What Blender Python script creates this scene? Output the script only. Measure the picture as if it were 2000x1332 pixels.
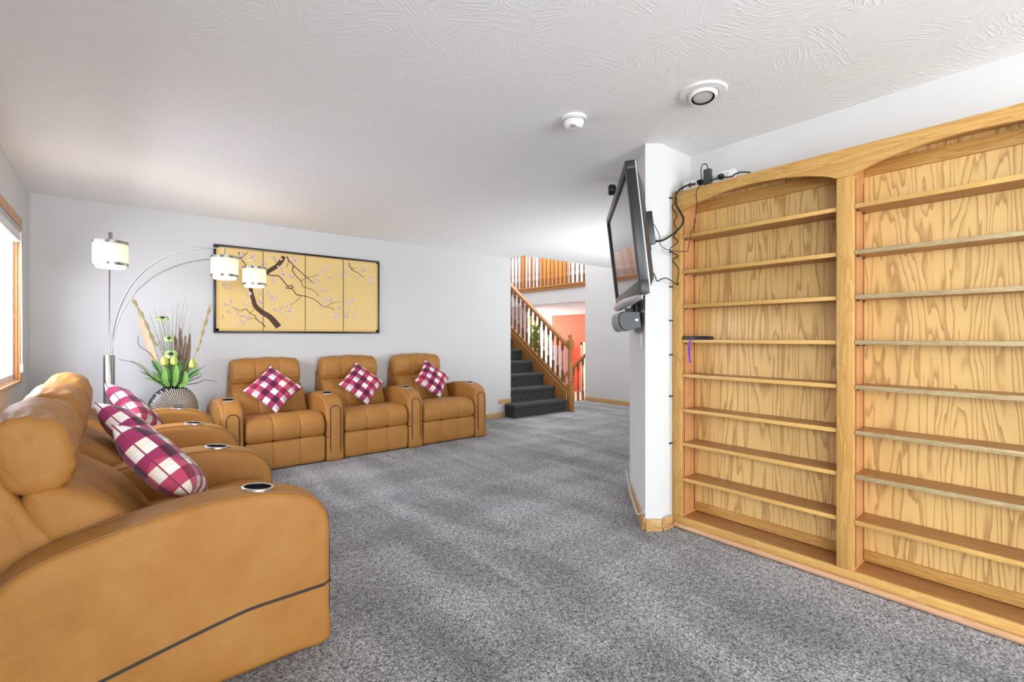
import bpy, bmesh, math, random
from mathutils import Vector, Matrix, noise
random.seed(7)
C = bpy.context.scene.collection
sc = bpy.context.scene
PI = math.pi
R = math.radians
for o in list(bpy.data.objects):
    bpy.data.objects.remove(o)

# ------------------------------------------------------------------ camera, world, lights, exposure
FPX, YAW, VH, CAMZ = 930.09, 0.69138, 658.15, 1.22
cam = bpy.data.cameras.new('camera'); cam.sensor_width = 36; cam.lens = FPX / 2000 * 36
cam.shift_y = (VH - 666) / 2000; cam.clip_start = .05
cob = bpy.data.objects.new('camera', cam); C.objects.link(cob)
cob.location = (0, 0, CAMZ); cob.rotation_euler = (PI / 2, 0, -YAW)
sc.camera = cob
W = bpy.data.worlds.new('world'); sc.world = W; W.use_nodes = True
W.node_tree.nodes['Background'].inputs['Color'].default_value = (.9, .95, 1, 1)
W.node_tree.nodes['Background'].inputs['Strength'].default_value = 2.2
sc.view_settings.view_transform = 'Standard'; sc.view_settings.look = 'None'
sc.view_settings.gamma = 1; sc.view_settings.use_curve_mapping = False
sc.view_settings.exposure = 0.0
sc.cycles.max_bounces = 10; sc.cycles.diffuse_bounces = 6; sc.cycles.sample_clamp_indirect = 6
sc.cycles.caustics_reflective = False; sc.cycles.caustics_refractive = False


def area(name, loc, rot, sx, sy, power, col=(1, 1, 1), spread=180):
    l = bpy.data.lights.new(name, 'AREA'); l.shape = 'RECTANGLE'; l.size = sx; l.size_y = sy
    l.energy = power; l.color = col; l.spread = R(spread)
    o = bpy.data.objects.new(name, l); C.objects.link(o); o.location = loc; o.rotation_euler = rot
    return o


# daylight of the left window; the other area lights are added to brighten the rooms
area('daylight_left_window', (-1.0, 4.1, 1.95), (0, R(-72), 0), 1.2, 2.2, 180, (.84, .87, 1))
area('added_light_near_left', (-.95, -1.5, 1.5), (0, R(-108), R(14)), 1.5, 2.2, 155, (.90, .96, 1))  # added light, as through an assumed second window behind the camera
area('added_light_rear', (1.2, -4.65, 1.12), (R(111), 0, 0), 2.9, 2.1, 268, (.94, .975, 1))  # added fill from behind, at an invented patio door
area('added_light_hall', (5.4, 2.40, 1.2), (R(124), 0, R(20)), 2.0, 1.8, 85, (.94, .98, 1), 125)  # added lamp in the side hall, no opening stands there
area('added_light_stairwell', (6.3, 7.3, 4.85), (0, 0, 0), 2.2, 3.0, 140, (.97, .98, 1))  # added lamp under the upper ceiling, without any skylight
area('added_light_upper_hall', (7.6, 8.0, 4.8), (0, 0, 0), .8, 3.5, 42, (.98, .99, 1))  # added to brighten the upper landing, no source of its own
area('added_light_red_room', (9.5, 13.9, .7), (R(-90), 0, 0), 4.0, 2.0, 380, (1, .98, .95))  # added lamp inside the lower room, apart from its window


def at(u, v, **k):
    """world point seen at photo position (u, v) on the plane x=, y= or z= (or at depth d=)"""
    t = (u - 1000) / FPX
    r = Vector((math.cos(YAW) * t + math.sin(YAW), -math.sin(YAW) * t + math.cos(YAW), (VH - v) / FPX))
    o = Vector((0, 0, CAMZ))
    a, val = list(k.items())[0]
    if a == 'd':
        return o + r * val
    i = 'xyz'.index(a)
    return o + r * ((val - o[i]) / r[i])


# ------------------------------------------------------------------ mesh helpers
class MB:
    def __init__(s):
        s.v = []; s.f = []; s.uv = None; s.sm = []

    def add(s, vs, fs, smooth=True):
        n = len(s.v); s.v += [tuple(v) for v in vs]
        s.f += [tuple(i + n for i in f) for f in fs]; s.sm += [smooth] * len(fs); return s

    def box(s, lo, hi, b=0.0, seg=2, m=None):
        lo = Vector(lo); hi = Vector(hi)
        if b <= 0:
            x0, y0, z0 = lo; x1, y1, z1 = hi
            vs = [(x0, y0, z0), (x1, y0, z0), (x1, y1, z0), (x0, y1, z0), (x0, y0, z1), (x1, y0, z1), (x1, y1, z1), (x0, y1, z1)]
            fs = [(0, 3, 2, 1), (4, 5, 6, 7), (0, 1, 5, 4), (1, 2, 6, 5), (2, 3, 7, 6), (3, 0, 4, 7)]
            if m: vs = [m @ Vector(v) for v in vs]
            return s.add(vs, fs, False)
        bm = bmesh.new(); bmesh.ops.create_cube(bm, size=1)
        for v in bm.verts:
            v.co = Vector([(lo[i] + hi[i]) / 2 + v.co[i] * (hi[i] - lo[i]) for i in range(3)])
        b = min(b, min(hi[i] - lo[i] for i in range(3)) * .49)
        bmesh.ops.bevel(bm, geom=bm.edges[:], offset=b, segments=seg, profile=.5, affect='EDGES')
        bm.verts.index_update()
        vs = [(m @ v.co) if m else v.co.copy() for v in bm.verts]
        s.add(vs, [tuple(v.index for v in f.verts) for f in bm.faces], True)
        bm.free(); return s

    def tube(s, pts, r, n=8, caps=True):
        pts = [Vector(p) for p in pts]; N = len(pts)
        rr = r if isinstance(r, (list, tuple)) else [r] * N
        vs = []; up = None
        for i, p in enumerate(pts):
            t = (pts[min(i + 1, N - 1)] - pts[max(i - 1, 0)])
            t = t.normalized() if t.length > 1e-9 else Vector((0, 0, 1))
            if up is None:
                up = Vector((0, 0, 1)) if abs(t.z) < .9 else Vector((1, 0, 0))
            a = t.cross(up)
            if a.length < 1e-6: a = t.cross(Vector((.3, 1, .2)))
            a.normalize(); b = a.cross(t).normalized(); up = b
            for k in range(n):
                an = 2 * PI * k / n
                vs.append(p + (a * math.cos(an) + b * math.sin(an)) * rr[i])
        fs = [(i * n + k, i * n + (k + 1) % n, (i + 1) * n + (k + 1) % n, (i + 1) * n + k) for i in range(N - 1) for k in range(n)]
        if caps:
            fs.append(tuple(range(n - 1, -1, -1))); fs.append(tuple((N - 1) * n + k for k in range(n)))
        return s.add(vs, fs)

    def lathe(s, prof, n=24, c=(0, 0, 0), m=None, caps=True):
        vs = []
        for r_, z in prof:
            for k in range(n):
                a = 2 * PI * k / n
                v = Vector((c[0] + r_ * math.cos(a), c[1] + r_ * math.sin(a), c[2] + z))
                vs.append(m @ v if m else v)
        N = len(prof)
        fs = [(i * n + k, i * n + (k + 1) % n, (i + 1) * n + (k + 1) % n, (i + 1) * n + k) for i in range(N - 1) for k in range(n)]
        if caps:
            fs.append(tuple(range(n - 1, -1, -1))); fs.append(tuple((N - 1) * n + k for k in range(n)))
        return s.add(vs, fs)

    def prism(s, poly, z0, z1):
        n = len(poly)
        vs = [(x, y, z0) for x, y in poly] + [(x, y, z1) for x, y in poly]
        fs = [(i, (i + 1) % n, n + (i + 1) % n, n + i) for i in range(n)] + [tuple(range(n - 1, -1, -1)), tuple(range(n, 2 * n))]
        return s.add(vs, fs, False)

    def mesh(s, name, angle=40):
        me = bpy.data.meshes.new(name); me.from_pydata(s.v, [], s.f); me.update()
        bm = bmesh.new(); bm.from_mesh(me); bmesh.ops.recalc_face_normals(bm, faces=bm.faces[:]); bm.to_mesh(me); bm.free()
        me.polygons.foreach_set('use_smooth', [True] * len(me.polygons))
        me.set_sharp_from_angle(angle=R(angle))
        return me

    def build(s, name, mat, parent=None, loc=None, angle=40):
        return link(name, s.mesh(name, angle), mat, parent, loc)


def link(name, me, mat, parent=None, loc=None):
    o = bpy.data.objects.new(name, me)
    if mat and not me.materials: me.materials.append(mat)
    C.objects.link(o)
    if parent: o.parent = parent
    if loc is not None: o.location = loc
    return o


def tag(o, label, cat, group=None):
    o['label'] = label; o['category'] = cat
    if group: o['group'] = group
    return o


def struct(o):
    o['kind'] = 'structure'; return o


def thing(name, label, cat, loc=(0, 0, 0), rot=(0, 0, 0), group=None):
    o = bpy.data.objects.new(name, None); C.objects.link(o); o.location = loc; o.rotation_euler = rot
    o.empty_display_size = .1
    return tag(o, label, cat, group)


def copy_tree(o, parent=None, skip=()):
    c = o.copy(); C.objects.link(c)
    if parent: c.parent = parent
    for ch in o.children:
        if ch in skip: continue
        copy_tree(ch, c, skip)
    return c


def spline(cp, n, closed=False):
    """Catmull-Rom through control points, n samples per span"""
    cp = [Vector(p) for p in cp]; N = len(cp); out = []
    for i in range(N if closed else N - 1):
        g = (lambda k: cp[k % N]) if closed else (lambda k: cp[max(0, min(N - 1, k))])
        a, b, c, d = g(i - 1), g(i), g(i + 1), g(i + 2)
        for j in range(n):
            t = j / n
            out.append(.5 * ((2 * b) + (c - a) * t + (2 * a - 5 * b + 4 * c - d) * t * t + (3 * b - a - 3 * c + d) * t ** 3))
    if not closed: out.append(cp[-1].copy())
    return out


# ------------------------------------------------------------------ materials
class NT:
    def __init__(s, name):
        s.m = bpy.data.materials.new(name); s.m.use_nodes = True; s.t = s.m.node_tree
        s.b = s.t.nodes['Principled BSDF']; s.out = s.t.nodes['Material Output']

    def n(s, typ, props=None, **ins):
        nd = s.t.nodes.new(typ)
        for k, v in (props or {}).items(): setattr(nd, k, v)
        for k, v in ins.items():
            key = int(k[1:]) if k[0] == 'i' and k[1:].isdigit() else k
            s.set(nd.inputs[key], v)
        return nd

    def set(s, sock, v):
        if isinstance(v, bpy.types.NodeSocket): s.t.links.new(v, sock)
        elif isinstance(v, bpy.types.Node): s.t.links.new(v.outputs[0], sock)
        else:
            if isinstance(v, tuple) and len(v) == 3 and sock.type == 'RGBA': v = v + (1,)
            sock.default_value = v

    def math(s, op, a, b=0.0, c=None):
        nd = s.n('ShaderNodeMath', {'operation': op}, i0=a, i1=b)
        if c is not None: s.set(nd.inputs[2], c)
        return nd.outputs[0]

    def ramp(s, fac, stops, interp='LINEAR'):
        nd = s.n('ShaderNodeValToRGB'); s.set(nd.inputs[0], fac); cr = nd.color_ramp; cr.interpolation = interp
        while len(cr.elements) < len(stops): cr.elements.new(.5)
        for e, (p, c) in zip(cr.elements, stops):
            e.position = p; e.color = tuple(c) + (1,) if len(c) == 3 else c
        return nd.outputs[0]

    def mix(s, fac, a, b, blend='MIX'):
        nd = s.n('ShaderNodeMix', {'data_type': 'RGBA', 'blend_type': blend})
        s.set(nd.inputs[0], fac); s.set(nd.inputs[6], a); s.set(nd.inputs[7], b); return nd.outputs[2]

    def obj(s, scale=(1, 1, 1), rot=(0, 0, 0), loc=(0, 0, 0), src='Object'):
        tc = s.n('ShaderNodeTexCoord')
        mp = s.n('ShaderNodeMapping'); s.set(mp.inputs[0], tc.outputs[src])
        mp.inputs['Scale'].default_value = scale; mp.inputs['Rotation'].default_value = rot; mp.inputs['Location'].default_value = loc
        return mp.outputs[0]

    def noise(s, vec, scale, detail=2, rough=.5, dist=0):
        nd = s.n('ShaderNodeTexNoise'); s.set(nd.inputs['Vector'], vec)
        nd.inputs['Scale'].default_value = scale; nd.inputs['Detail'].default_value = detail
        nd.inputs['Roughness'].default_value = rough; nd.inputs['Distortion'].default_value = dist
        return nd.outputs[0]

    def bump(s, h, strength=.3, dist=.01, prev=None):
        nd = s.n('ShaderNodeBump'); s.set(nd.inputs['Height'], h)
        nd.inputs['Strength'].default_value = strength; nd.inputs['Distance'].default_value = dist
        if prev is not None: s.set(nd.inputs['Normal'], prev)
        return nd.outputs[0]

    def done(s, col=None, rough=.5, metal=0, normal=None, spec=None, **kw):
        if col is not None: s.set(s.b.inputs['Base Color'], col)
        s.set(s.b.inputs['Roughness'], rough); s.b.inputs['Metallic'].default_value = metal
        if normal is not None: s.set(s.b.inputs['Normal'], normal)
        if spec is not None: s.b.inputs['Specular IOR Level'].default_value = spec
        for k, v in kw.items(): s.set(s.b.inputs[k.replace('_', ' ')], v)
        return s.m


def plain(name, col, rough=.5, metal=0, var=.06, scale=30, spec=None):
    """plain colour with a faint uneven tone so that nothing is dead flat"""
    t = NT(name); nz = t.noise(t.obj(), scale, 3)
    c = t.mix(nz, tuple(x * (1 - var) for x in col), tuple(min(1, x * (1 + var)) for x in col))
    return t.done(c, rough, metal, spec=spec)


def mat_wall(name, col):
    t = NT(name); p = t.obj(src='Object')
    b = t.bump(t.noise(p, 180, 3, .6), .08, .004)
    c = t.mix(t.noise(p, 1.5, 2), tuple(x * .985 for x in col), tuple(x * 1.015 for x in col))
    return t.done(c, .75, normal=b, spec=.25)


def mat_ceiling():
    t = NT('textured_ceiling'); p = t.obj()
    # brushed "crow's foot" stipple: short ridges whose direction changes from stamp to stamp
    cell = t.n('ShaderNodeTexVoronoi', {'feature': 'F1'}); t.set(cell.inputs['Vector'], p); cell.inputs['Scale'].default_value = 7
    ang = t.math('MULTIPLY', t.n('ShaderNodeSeparateColor', i0=cell.outputs['Color']).outputs[0], 6.28)
    rot = t.n('ShaderNodeVectorRotate', {'rotation_type': 'Z_AXIS'}); t.set(rot.inputs['Vector'], p); t.set(rot.inputs['Angle'], ang)
    st = t.n('ShaderNodeMapping'); t.set(st.inputs[0], rot.outputs[0]); st.inputs['Scale'].default_value = (14, 95, 14)
    ridge = t.ramp(t.noise(st.outputs[0], 1.0, 3, .6), [(.48, (0, 0, 0)), (.72, (1, 1, 1))])
    fine = t.noise(p, 95, 4, .65)
    h = t.math('ADD', ridge, t.math('MULTIPLY', fine, .5))
    c = t.mix(ridge, (.88, .885, .885), (.92, .925, .925))
    return t.done(c, .85, normal=t.bump(h, .34, .005), spec=.2)


def mat_carpet(name, lo, hi, streak=True):
    t = NT(name); p = t.obj()
    a = t.noise(p, 115, 5, .72, .8); b = t.noise(p, 38, 3, .6)
    f = t.math('ADD', t.math('MULTIPLY', a, .8), t.math('MULTIPLY', b, .2))
    c = t.ramp(f, [(.41, lo), (.5, tuple((x + y) / 2 * .85 for x, y in zip(lo, hi))), (.60, hi)])
    if streak:
        # brushed pile: vacuum strokes across the room
        st = t.noise(t.obj((3.2, .75, 1), (0, 0, R(8))), 1.0, 4, .55, .6)
        st2 = t.noise(t.obj((.8, 2.8, 1), (0, 0, R(35)), (3, 1, 0)), 1.0, 3, .5, .3)
        k = t.ramp(t.math('ADD', t.math('MULTIPLY', st, .6), t.math('MULTIPLY', st2, .4)), [(.40, (.70, .70, .71)), (.5, (.95, .95, .96)), (.60, (1.25, 1.25, 1.26))])
        c = t.mix(1.0, c, k, 'MULTIPLY')
    return t.done(c, .95, normal=t.bump(f, .9, .012), spec=.1, Sheen_Weight=.15)


def mat_leather():
    t = NT('tan_leather'); p = t.obj()
    v = t.n('ShaderNodeTexVoronoi', {'feature': 'DISTANCE_TO_EDGE'}); t.set(v.inputs['Vector'], p); v.inputs['Scale'].default_value = 210
    g = t.ramp(v.outputs[0], [(0, (0, 0, 0)), (.25, (1, 1, 1))])
    big = t.noise(p, 5, 4, .6); sm = t.noise(p, 60, 3)
    c = t.ramp(big, [(.3, (.345, .148, .030)), (.5, (.40, .178, .038)), (.72, (.43, .21, .054))])
    c = t.mix(t.math('MULTIPLY', sm, .25), c, (.33, .15, .048))
    b = t.bump(t.noise(p, 9, 4, .55), .25, .012)
    b = t.bump(g, .3, .0016, b)
    return t.done(c, t.math('ADD', t.math('MULTIPLY', sm, .12), .44), normal=b, spec=.30)


def mat_ply(name, seed, zs, tint=1.0):
    """rotary-cut oak plywood: contour-line figure along the height"""
    t = NT(name)
    p = t.obj((1, 3.1, zs), loc=(seed, seed * 1.7, seed * .6))
    n1 = t.noise(p, 1.35, 4, .42, .25)
    ln = t.math('FRACT', t.math('MULTIPLY', n1, 30))
    k = t.ramp(ln, [(0, (.5, .5, .5)), (.05, (0, 0, 0)), (.60, (.12, .12, .12)), (.92, (1, 1, 1)), (1, (.8, .8, .8))])
    fib = t.noise(t.obj((1, 60, 2.5), loc=(seed, 0, 0)), 6, 4, .6)
    k2 = t.math('MULTIPLY', k, t.math('ADD', t.math('MULTIPLY', fib, .9), .35))
    c = t.mix(k2, (.86 * tint, .585 * tint, .225 * tint), (.42 * tint, .205 * tint, .055 * tint))
    c = t.mix(t.math('MULTIPLY', t.noise(p, 1.2, 2), .3), c, (.85 * tint, .62 * tint, .30 * tint))
    return t.done(c, .38, normal=t.bump(k2, .12, .002), spec=.4)


def mat_oak(name, axis, light=(.68, .40, .125), dark=(.47, .235, .06), k=9.0):
    t = NT(name)
    sc_ = [1, 1, 1]; sc_[axis] = .09
    p = t.obj(tuple(x * k for x in sc_))
    a = t.noise(p, 2.2, 4, .6, .5); b = t.noise(t.obj(tuple((x if i != axis else .03) * 90 for i, x in enumerate((1, 1, 1)))), 1.6, 3, .6)
    ln = t.math('FRACT', t.math('MULTIPLY', a, 6))
    f = t.math('ADD', t.math('MULTIPLY', ln, .55), t.math('MULTIPLY', b, .55))
    c = t.ramp(f, [(.18, light), (.55, tuple((x * .6 + y * .4) for x, y in zip(light, dark))), (.95, dark)])
    return t.done(c, .36, normal=t.bump(b, .12, .002), spec=.42)


def mat_plaid():
    t = NT('plaid_fabric')
    uv = t.n('ShaderNodeUVMap'); s = t.n('ShaderNodeSeparateXYZ', i0=uv.outputs[0])
    N = 6.6
    ax = t.math('ADD', t.math('MULTIPLY', s.outputs[0], N), .55); ay = t.math('ADD', t.math('MULTIPLY', s.outputs[1], N), .15)
    fx, fy = t.math('FLOOR', ax), t.math('FLOOR', ay)
    bx, by = t.math('MODULO', fx, 2), t.math('MODULO', fy, 2)
    tot = t.math('ADD', bx, by)
    # light squares alternate cream and pale grey, split once more like a woven check
    gx = t.math('MODULO', t.math('FLOOR', t.math('MULTIPLY', ax, .5)), 2)
    half = t.math('GREATER_THAN', t.math('FRACT', ay), .5)
    light = t.mix(t.math('MULTIPLY', gx, half), (.86, .82, .78), (.56, .54, .57))
    light = t.mix(t.math('MULTIPLY', t.math('SUBTRACT', 1.0, gx), half), light, (.86, .76, .65))
    midv = t.math('MODULO', t.math('FLOOR', t.math('MULTIPLY', t.math('ADD', ax, ay), .25)), 2)
    mid = t.mix(midv, (.52, .07, .135), (.33, .035, .115))
    dark = t.mix(midv, (.22, .018, .055), (.085, .012, .035))
    c = t.mix(t.math('MINIMUM', tot, 1), light, mid)
    c = t.mix(t.math('MAXIMUM', t.math('SUBTRACT', tot, 1), 0), c, dark)
    w1 = t.n('ShaderNodeTexNoise', Vector=uv.outputs[0]); w1.inputs['Scale'].default_value = 160; w1.inputs['Detail'].default_value = 3
    c = t.mix(.35, c, t.mix(w1.outputs[0], (.25, .25, .25), (.78, .78, .78)), 'OVERLAY')
    return t.done(c, .85, normal=t.bump(w1.outputs[0], .2, .002), spec=.2, Sheen_Weight=.2)


def mat_emit(name, col, strength):
    t = NT(name); t.done(col, .5, Emission_Color=col, Emission_Strength=strength); return t.m


def mat_glass(name):
    t = NT(name)
    g = t.n('ShaderNodeBsdfGlass', Roughness=0.0, IOR=1.1); tr = t.n('ShaderNodeBsdfTransparent')
    mx = t.n('ShaderNodeMixShader', i0=.9, i1=g.outputs[0], i2=tr.outputs[0])
    t.t.links.new(mx.outputs[0], t.out.inputs[0]); return t.m


def mat_shade():
    t = NT('white_lampshade_fabric'); p = t.obj((40, 40, 4))
    c = t.mix(t.noise(p, 8, 2), (.82, .78, .70), (.92, .88, .80))
    d = t.n('ShaderNodeBsdfDiffuse', Color=c); tl = t.n('ShaderNodeBsdfTranslucent', Color=c)
    mx = t.n('ShaderNodeMixShader', i0=.6, i1=d.outputs[0], i2=tl.outputs[0])
    t.t.links.new(mx.outputs[0], t.out.inputs[0]); return t.m


M = {}
M['wall'] = mat_wall('grey_wall_paint', (.605, .605, .605))
M['white_wall'] = mat_wall('white_wall_paint', (.74, .74, .75))
M['pillar'] = mat_wall('white_pillar_paint', (.68, .682, .685))
M['red_wall'] = mat_wall('coral_wall_paint', (.80, .13, .075))
M['cream_wall'] = mat_wall('cream_wall_paint', (.80, .72, .56))
M['ceiling'] = mat_ceiling()
M['carpet'] = mat_carpet('grey_carpet', (.05, .05, .052), (.72, .715, .725))
M['stair_carpet'] = mat_carpet('shaded_charcoal_carpet', (.008, .008, .009), (.105, .105, .11), False)  # charcoal carpet, with the shade on the stairs put into the colour
M['leather'] = mat_leather()
M['thread'] = plain('brown_thread', (.31, .145, .042), .6)
M['piping'] = plain('dark_brown_piping', (.035, .018, .012), .45)
M['oak_y'] = mat_oak('oak_along_shelf', 1)
M['oak_z'] = mat_oak('oak_upright', 2)
M['oak_x'] = mat_oak('oak_across', 0)
M['oak_side'] = mat_oak('reddish_oak_side', 2, (.66, .33, .135), (.52, .235, .085))
M['oak_shelf'] = mat_oak('oak_shelf_board', 1, (.46, .235, .085), (.30, .135, .045))
M['oak_edge'] = mat_oak('oak_shelf_edge', 1, (.72, .45, .15), (.58, .32, .09))
M['ply_edge'] = mat_oak('plywood_shelf_edge', 1, (.56, .44, .24), (.30, .20, .10), 30)
M['shoe'] = mat_oak('pinkish_shoe_moulding', 1, (.66, .40, .24), (.52, .29, .15))
M['base_oak'] = mat_oak('oak_baseboard_wood', 0, (.60, .38, .16), (.42, .23, .08))
M['rail_oak'] = mat_oak('stained_stair_oak', 2, (.46, .21, .055), (.30, .12, .03))
M['baluster'] = mat_oak('backlit_baluster_oak', 2, (.27, .12, .04), (.17, .07, .025))  # stained oak, its colour darkened as if seen against the light
M['door_oak'] = mat_oak('orange_oak_door', 2, (.72, .30, .06), (.55, .20, .035))
M['plaid'] = mat_plaid()
M['edge'] = plain('wine_edge_fabric', (.30, .05, .11), .85)
M['chrome'] = plain('brushed_nickel', (.42, .41, .39), .22, 1.0)
M['ring'] = plain('brushed_steel_ring', (.75, .74, .72), .3, 1.0)
M['black'] = plain('black_plastic', (.012, .012, .013), .35)
M['well'] = plain('matt_black_well', (.004, .004, .004), .95, spec=.05)
M['cable'] = plain('black_cable', (.010, .010, .011), .5)
M['white_cable'] = plain('white_cable', (.62, .62, .62), .5)
M['dark_grey'] = plain('charcoal_plastic', (.045, .046, .048), .42)
M['mid_grey'] = plain('grey_plastic', (.20, .20, .205), .4)
M['silver'] = plain('silver_plastic', (.52, .52, .53), .3, .35)
M['screen'] = plain('glossy_dark_screen', (.06, .06, .062), .06, 0, spec=1.6)
M['white'] = plain('white_plastic', (.80, .80, .79), .35)
M['lens'] = plain('frosted_lamp_lens', (.50, .50, .49), .6)
M['red'] = plain('red_switch', (.35, .02, .02), .3)
M['purple'] = plain('purple_strap', (.17, .05, .45), .7)
M['lacquer'] = plain('black_lacquer', (.008, .008, .008), .3)
M['glass'] = mat_glass('window_glass')
M['shade'] = mat_shade()
M['bulb'] = mat_emit('lit_bulb', (1, .85, .62), 12)
M['diffuser'] = mat_emit('lit_diffuser', (1, .93, .8), 1.3)
M['blind'] = plain('white_blind', (.82, .82, .80), .6)
M['blind_rail'] = plain('grey_blind_rail', (.42, .44, .46), .4)
M['casing'] = mat_oak('oak_window_casing', 2, (.60, .29, .11), (.44, .19, .065))
M['pale_floor'] = plain('pale_floor', (.62, .56, .50), .4)
M['white_door'] = plain('white_appliance', (.72, .73, .78), .3)

# ------------------------------------------------------------------ the room shell
XL, YF, ZC = -.575, 5.70, 2.44
XW = 2.99                                   # wall behind the bookcase
XH = 6.95                                   # wall of the stair hall
struct(MB().box((XL - .12, -4.5, -.12), (XH + .2, YF + .1, 0)).build('floor', M['carpet']))
struct(MB().box((4.69, YF + .1, -.12), (XH + .2, 6.20, 0)).build('floor_hall', M['carpet']))
struct(MB().box((XL - .12, -4.5, ZC), (XH + .1, 5.39, ZC + .2)).build('ceiling', M['ceiling']))
struct(MB().box((XL - .12, 5.39, ZC), (4.70, YF + .12, ZC + .2)).build('ceiling_strip', M['ceiling']))
# left wall with the window opening and a second one added for light
WZ0, WZ1, WY0, WY1 = .90, 2.035, 3.15, 5.07
b = MB()
b.box((XL - .12, WY1, 0), (XL, YF + .12, ZC)); b.box((XL - .12, WY0, 0), (XL, WY1, WZ0)); b.box((XL - .12, WY0, WZ1), (XL, WY1, ZC))
b.box((XL - .12, -.55, 0), (XL, WY0, ZC)); b.box((XL - .12, -2.45, 0), (XL, -.55, .85)); b.box((XL - .12, -2.45, 2.05), (XL, -.55, ZC)); b.box((XL - .12, -4.5, 0), (XL, -2.45, ZC))
struct(b.build('wall_left', M['wall']))
struct(MB().box((XL, YF, 0), (4.69, YF + .12, ZC)).build('wall_far', M['wall']))
struct(MB().box((XW, -4.5, 0), (XW + .12, 1.715, ZC)).build('wall_right', M['pillar']))
b = MB(); b.box((XL, -4.62, 0), (-.3, -4.5, ZC)); b.box((2.7, -4.62, 0), (XW + .1, -4.5, ZC)); b.box((-.3, -4.62, 2.15), (2.7, -4.5, ZC))
struct(b.build('wall_rear', M['wall']))
PA, PB, PC_, PD = (3.134, 2.319), (2.563, 1.778), (2.640, 1.715), (2.765, 1.715)
struct(MB().prism([PB, PC_, PD, (XW + .12, 1.715), (XH, 2.0), (XH, 2.319), PA], 0, ZC).build('wall_angled', M['pillar']))
struct(MB().box((XH, 2.0, 0), (XH + .12, 6.18, 4.9)).build('wall_hall', M['wall']))
struct(MB().box((XH, 6.18, 1.914), (XH + .12, 9.5, 2.2)).build('wall_header', M['wall']))
# stairwell above and behind
struct(MB().box((4.57, YF + .12, 0), (4.69, 9.5, 4.9)).build('wall_stairwell', M['white_wall']))
struct(MB().box((4.57, 9.5, -.6), (8.4, 9.62, 4.9)).build('wall_stairwell_end', M['white_wall']))
struct(MB().box((4.57, 5.27, ZC + .2), (XH + .12, 5.39, 4.9)).build('wall_above_ceiling', M['white_wall']))
struct(MB().box((4.5, 5.2, 4.9), (8.5, 9.7, 5.0)).build('ceiling_upper', M['white_wall']))
struct(MB().box((XH + .12, 6.0, 2.1), (8.3, 9.5, 2.29)).build('floor_upper', M['carpet']))
struct(MB().box((8.2, 6.0, 2.29), (8.32, 9.5, 4.9)).build('wall_upper_hall', M['white_wall']))
struct(MB().box((XH + .12, 5.9, 2.29), (8.3, 6.0, 4.9)).build('wall_upper_end', M['white_wall']))
# lower landing and red room beyond the balustrade
struct(MB().box((4.7, 6.20, -.72), (13.3, 16, -.6)).build('floor_lower', M['pale_floor']))
struct(MB().box((XH + .12, 6.2, 1.98), (13.3, 16, 2.08)).build('ceiling_lower', M['white_wall']))
struct(MB().box((11.9, 6, -.6), (12.02, 12.15, 1.98)).build('wall_red', M['red_wall']))
struct(MB().box((12.6, 12.15, -.6), (12.72, 16, 1.98)).build('wall_cream', M['cream_wall']))
struct(MB().box((XH + .12, 15.9, -.6), (13.3, 16, 1.98)).build('wall_lower_end', M['cream_wall']))
struct(MB().box((XH + .12, 6.0, -.6), (12, 6.12, 1.98)).build('wall_lower_side', M['white_wall']))
struct(MB().box((XH, 6.18, -.6), (XH + .12, 6.21, 0)).build('wall_lower_stub', M['white_wall']))


def baseboard(name, p, q, inward, h=.072, t=.012):
    """oak board with a rounded top edge along the floor from p to q"""
    p = Vector((*p, 0)); q = Vector((*q, 0)); d = (q - p); L = d.length; d.normalize()
    n = Vector((*inward, 0)).normalized()
    m = Matrix((( d.x, n.x, 0, p.x), (d.y, n.y, 0, p.y), (0, 0, 1, 0), (0, 0, 0, 1)))
    bb = MB(); bb.box((0, 0, 0), (L, t, h), .004, 2)
    bb.box((0, t, 0), (L, t + .008, .02), .004, 2)
    o = bb.build(name, M['base_oak']); o.matrix_world = m
    return struct(o)


baseboard('baseboard_far', (3.4, YF), (4.60, YF), (0, -1))
baseboard('baseboard_far_left', (XL, YF), (.7, YF), (0, -1))
baseboard('baseboard_left', (XL, 5.69), (XL, -4.5), (1, 0))
baseboard('baseboard_angled', PA, PB, (-.689, .724), .075, .014)
baseboard('baseboard_chamfer', PB, PC_, (-.7, -.7), .075, .014)
baseboard('baseboard_return', PC_, (2.752, 1.715), (0, -1), .075, .014)
baseboard('baseboard_hall', (XH, 2.32), (XH, 6.18), (-1, 0), .08)

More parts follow.
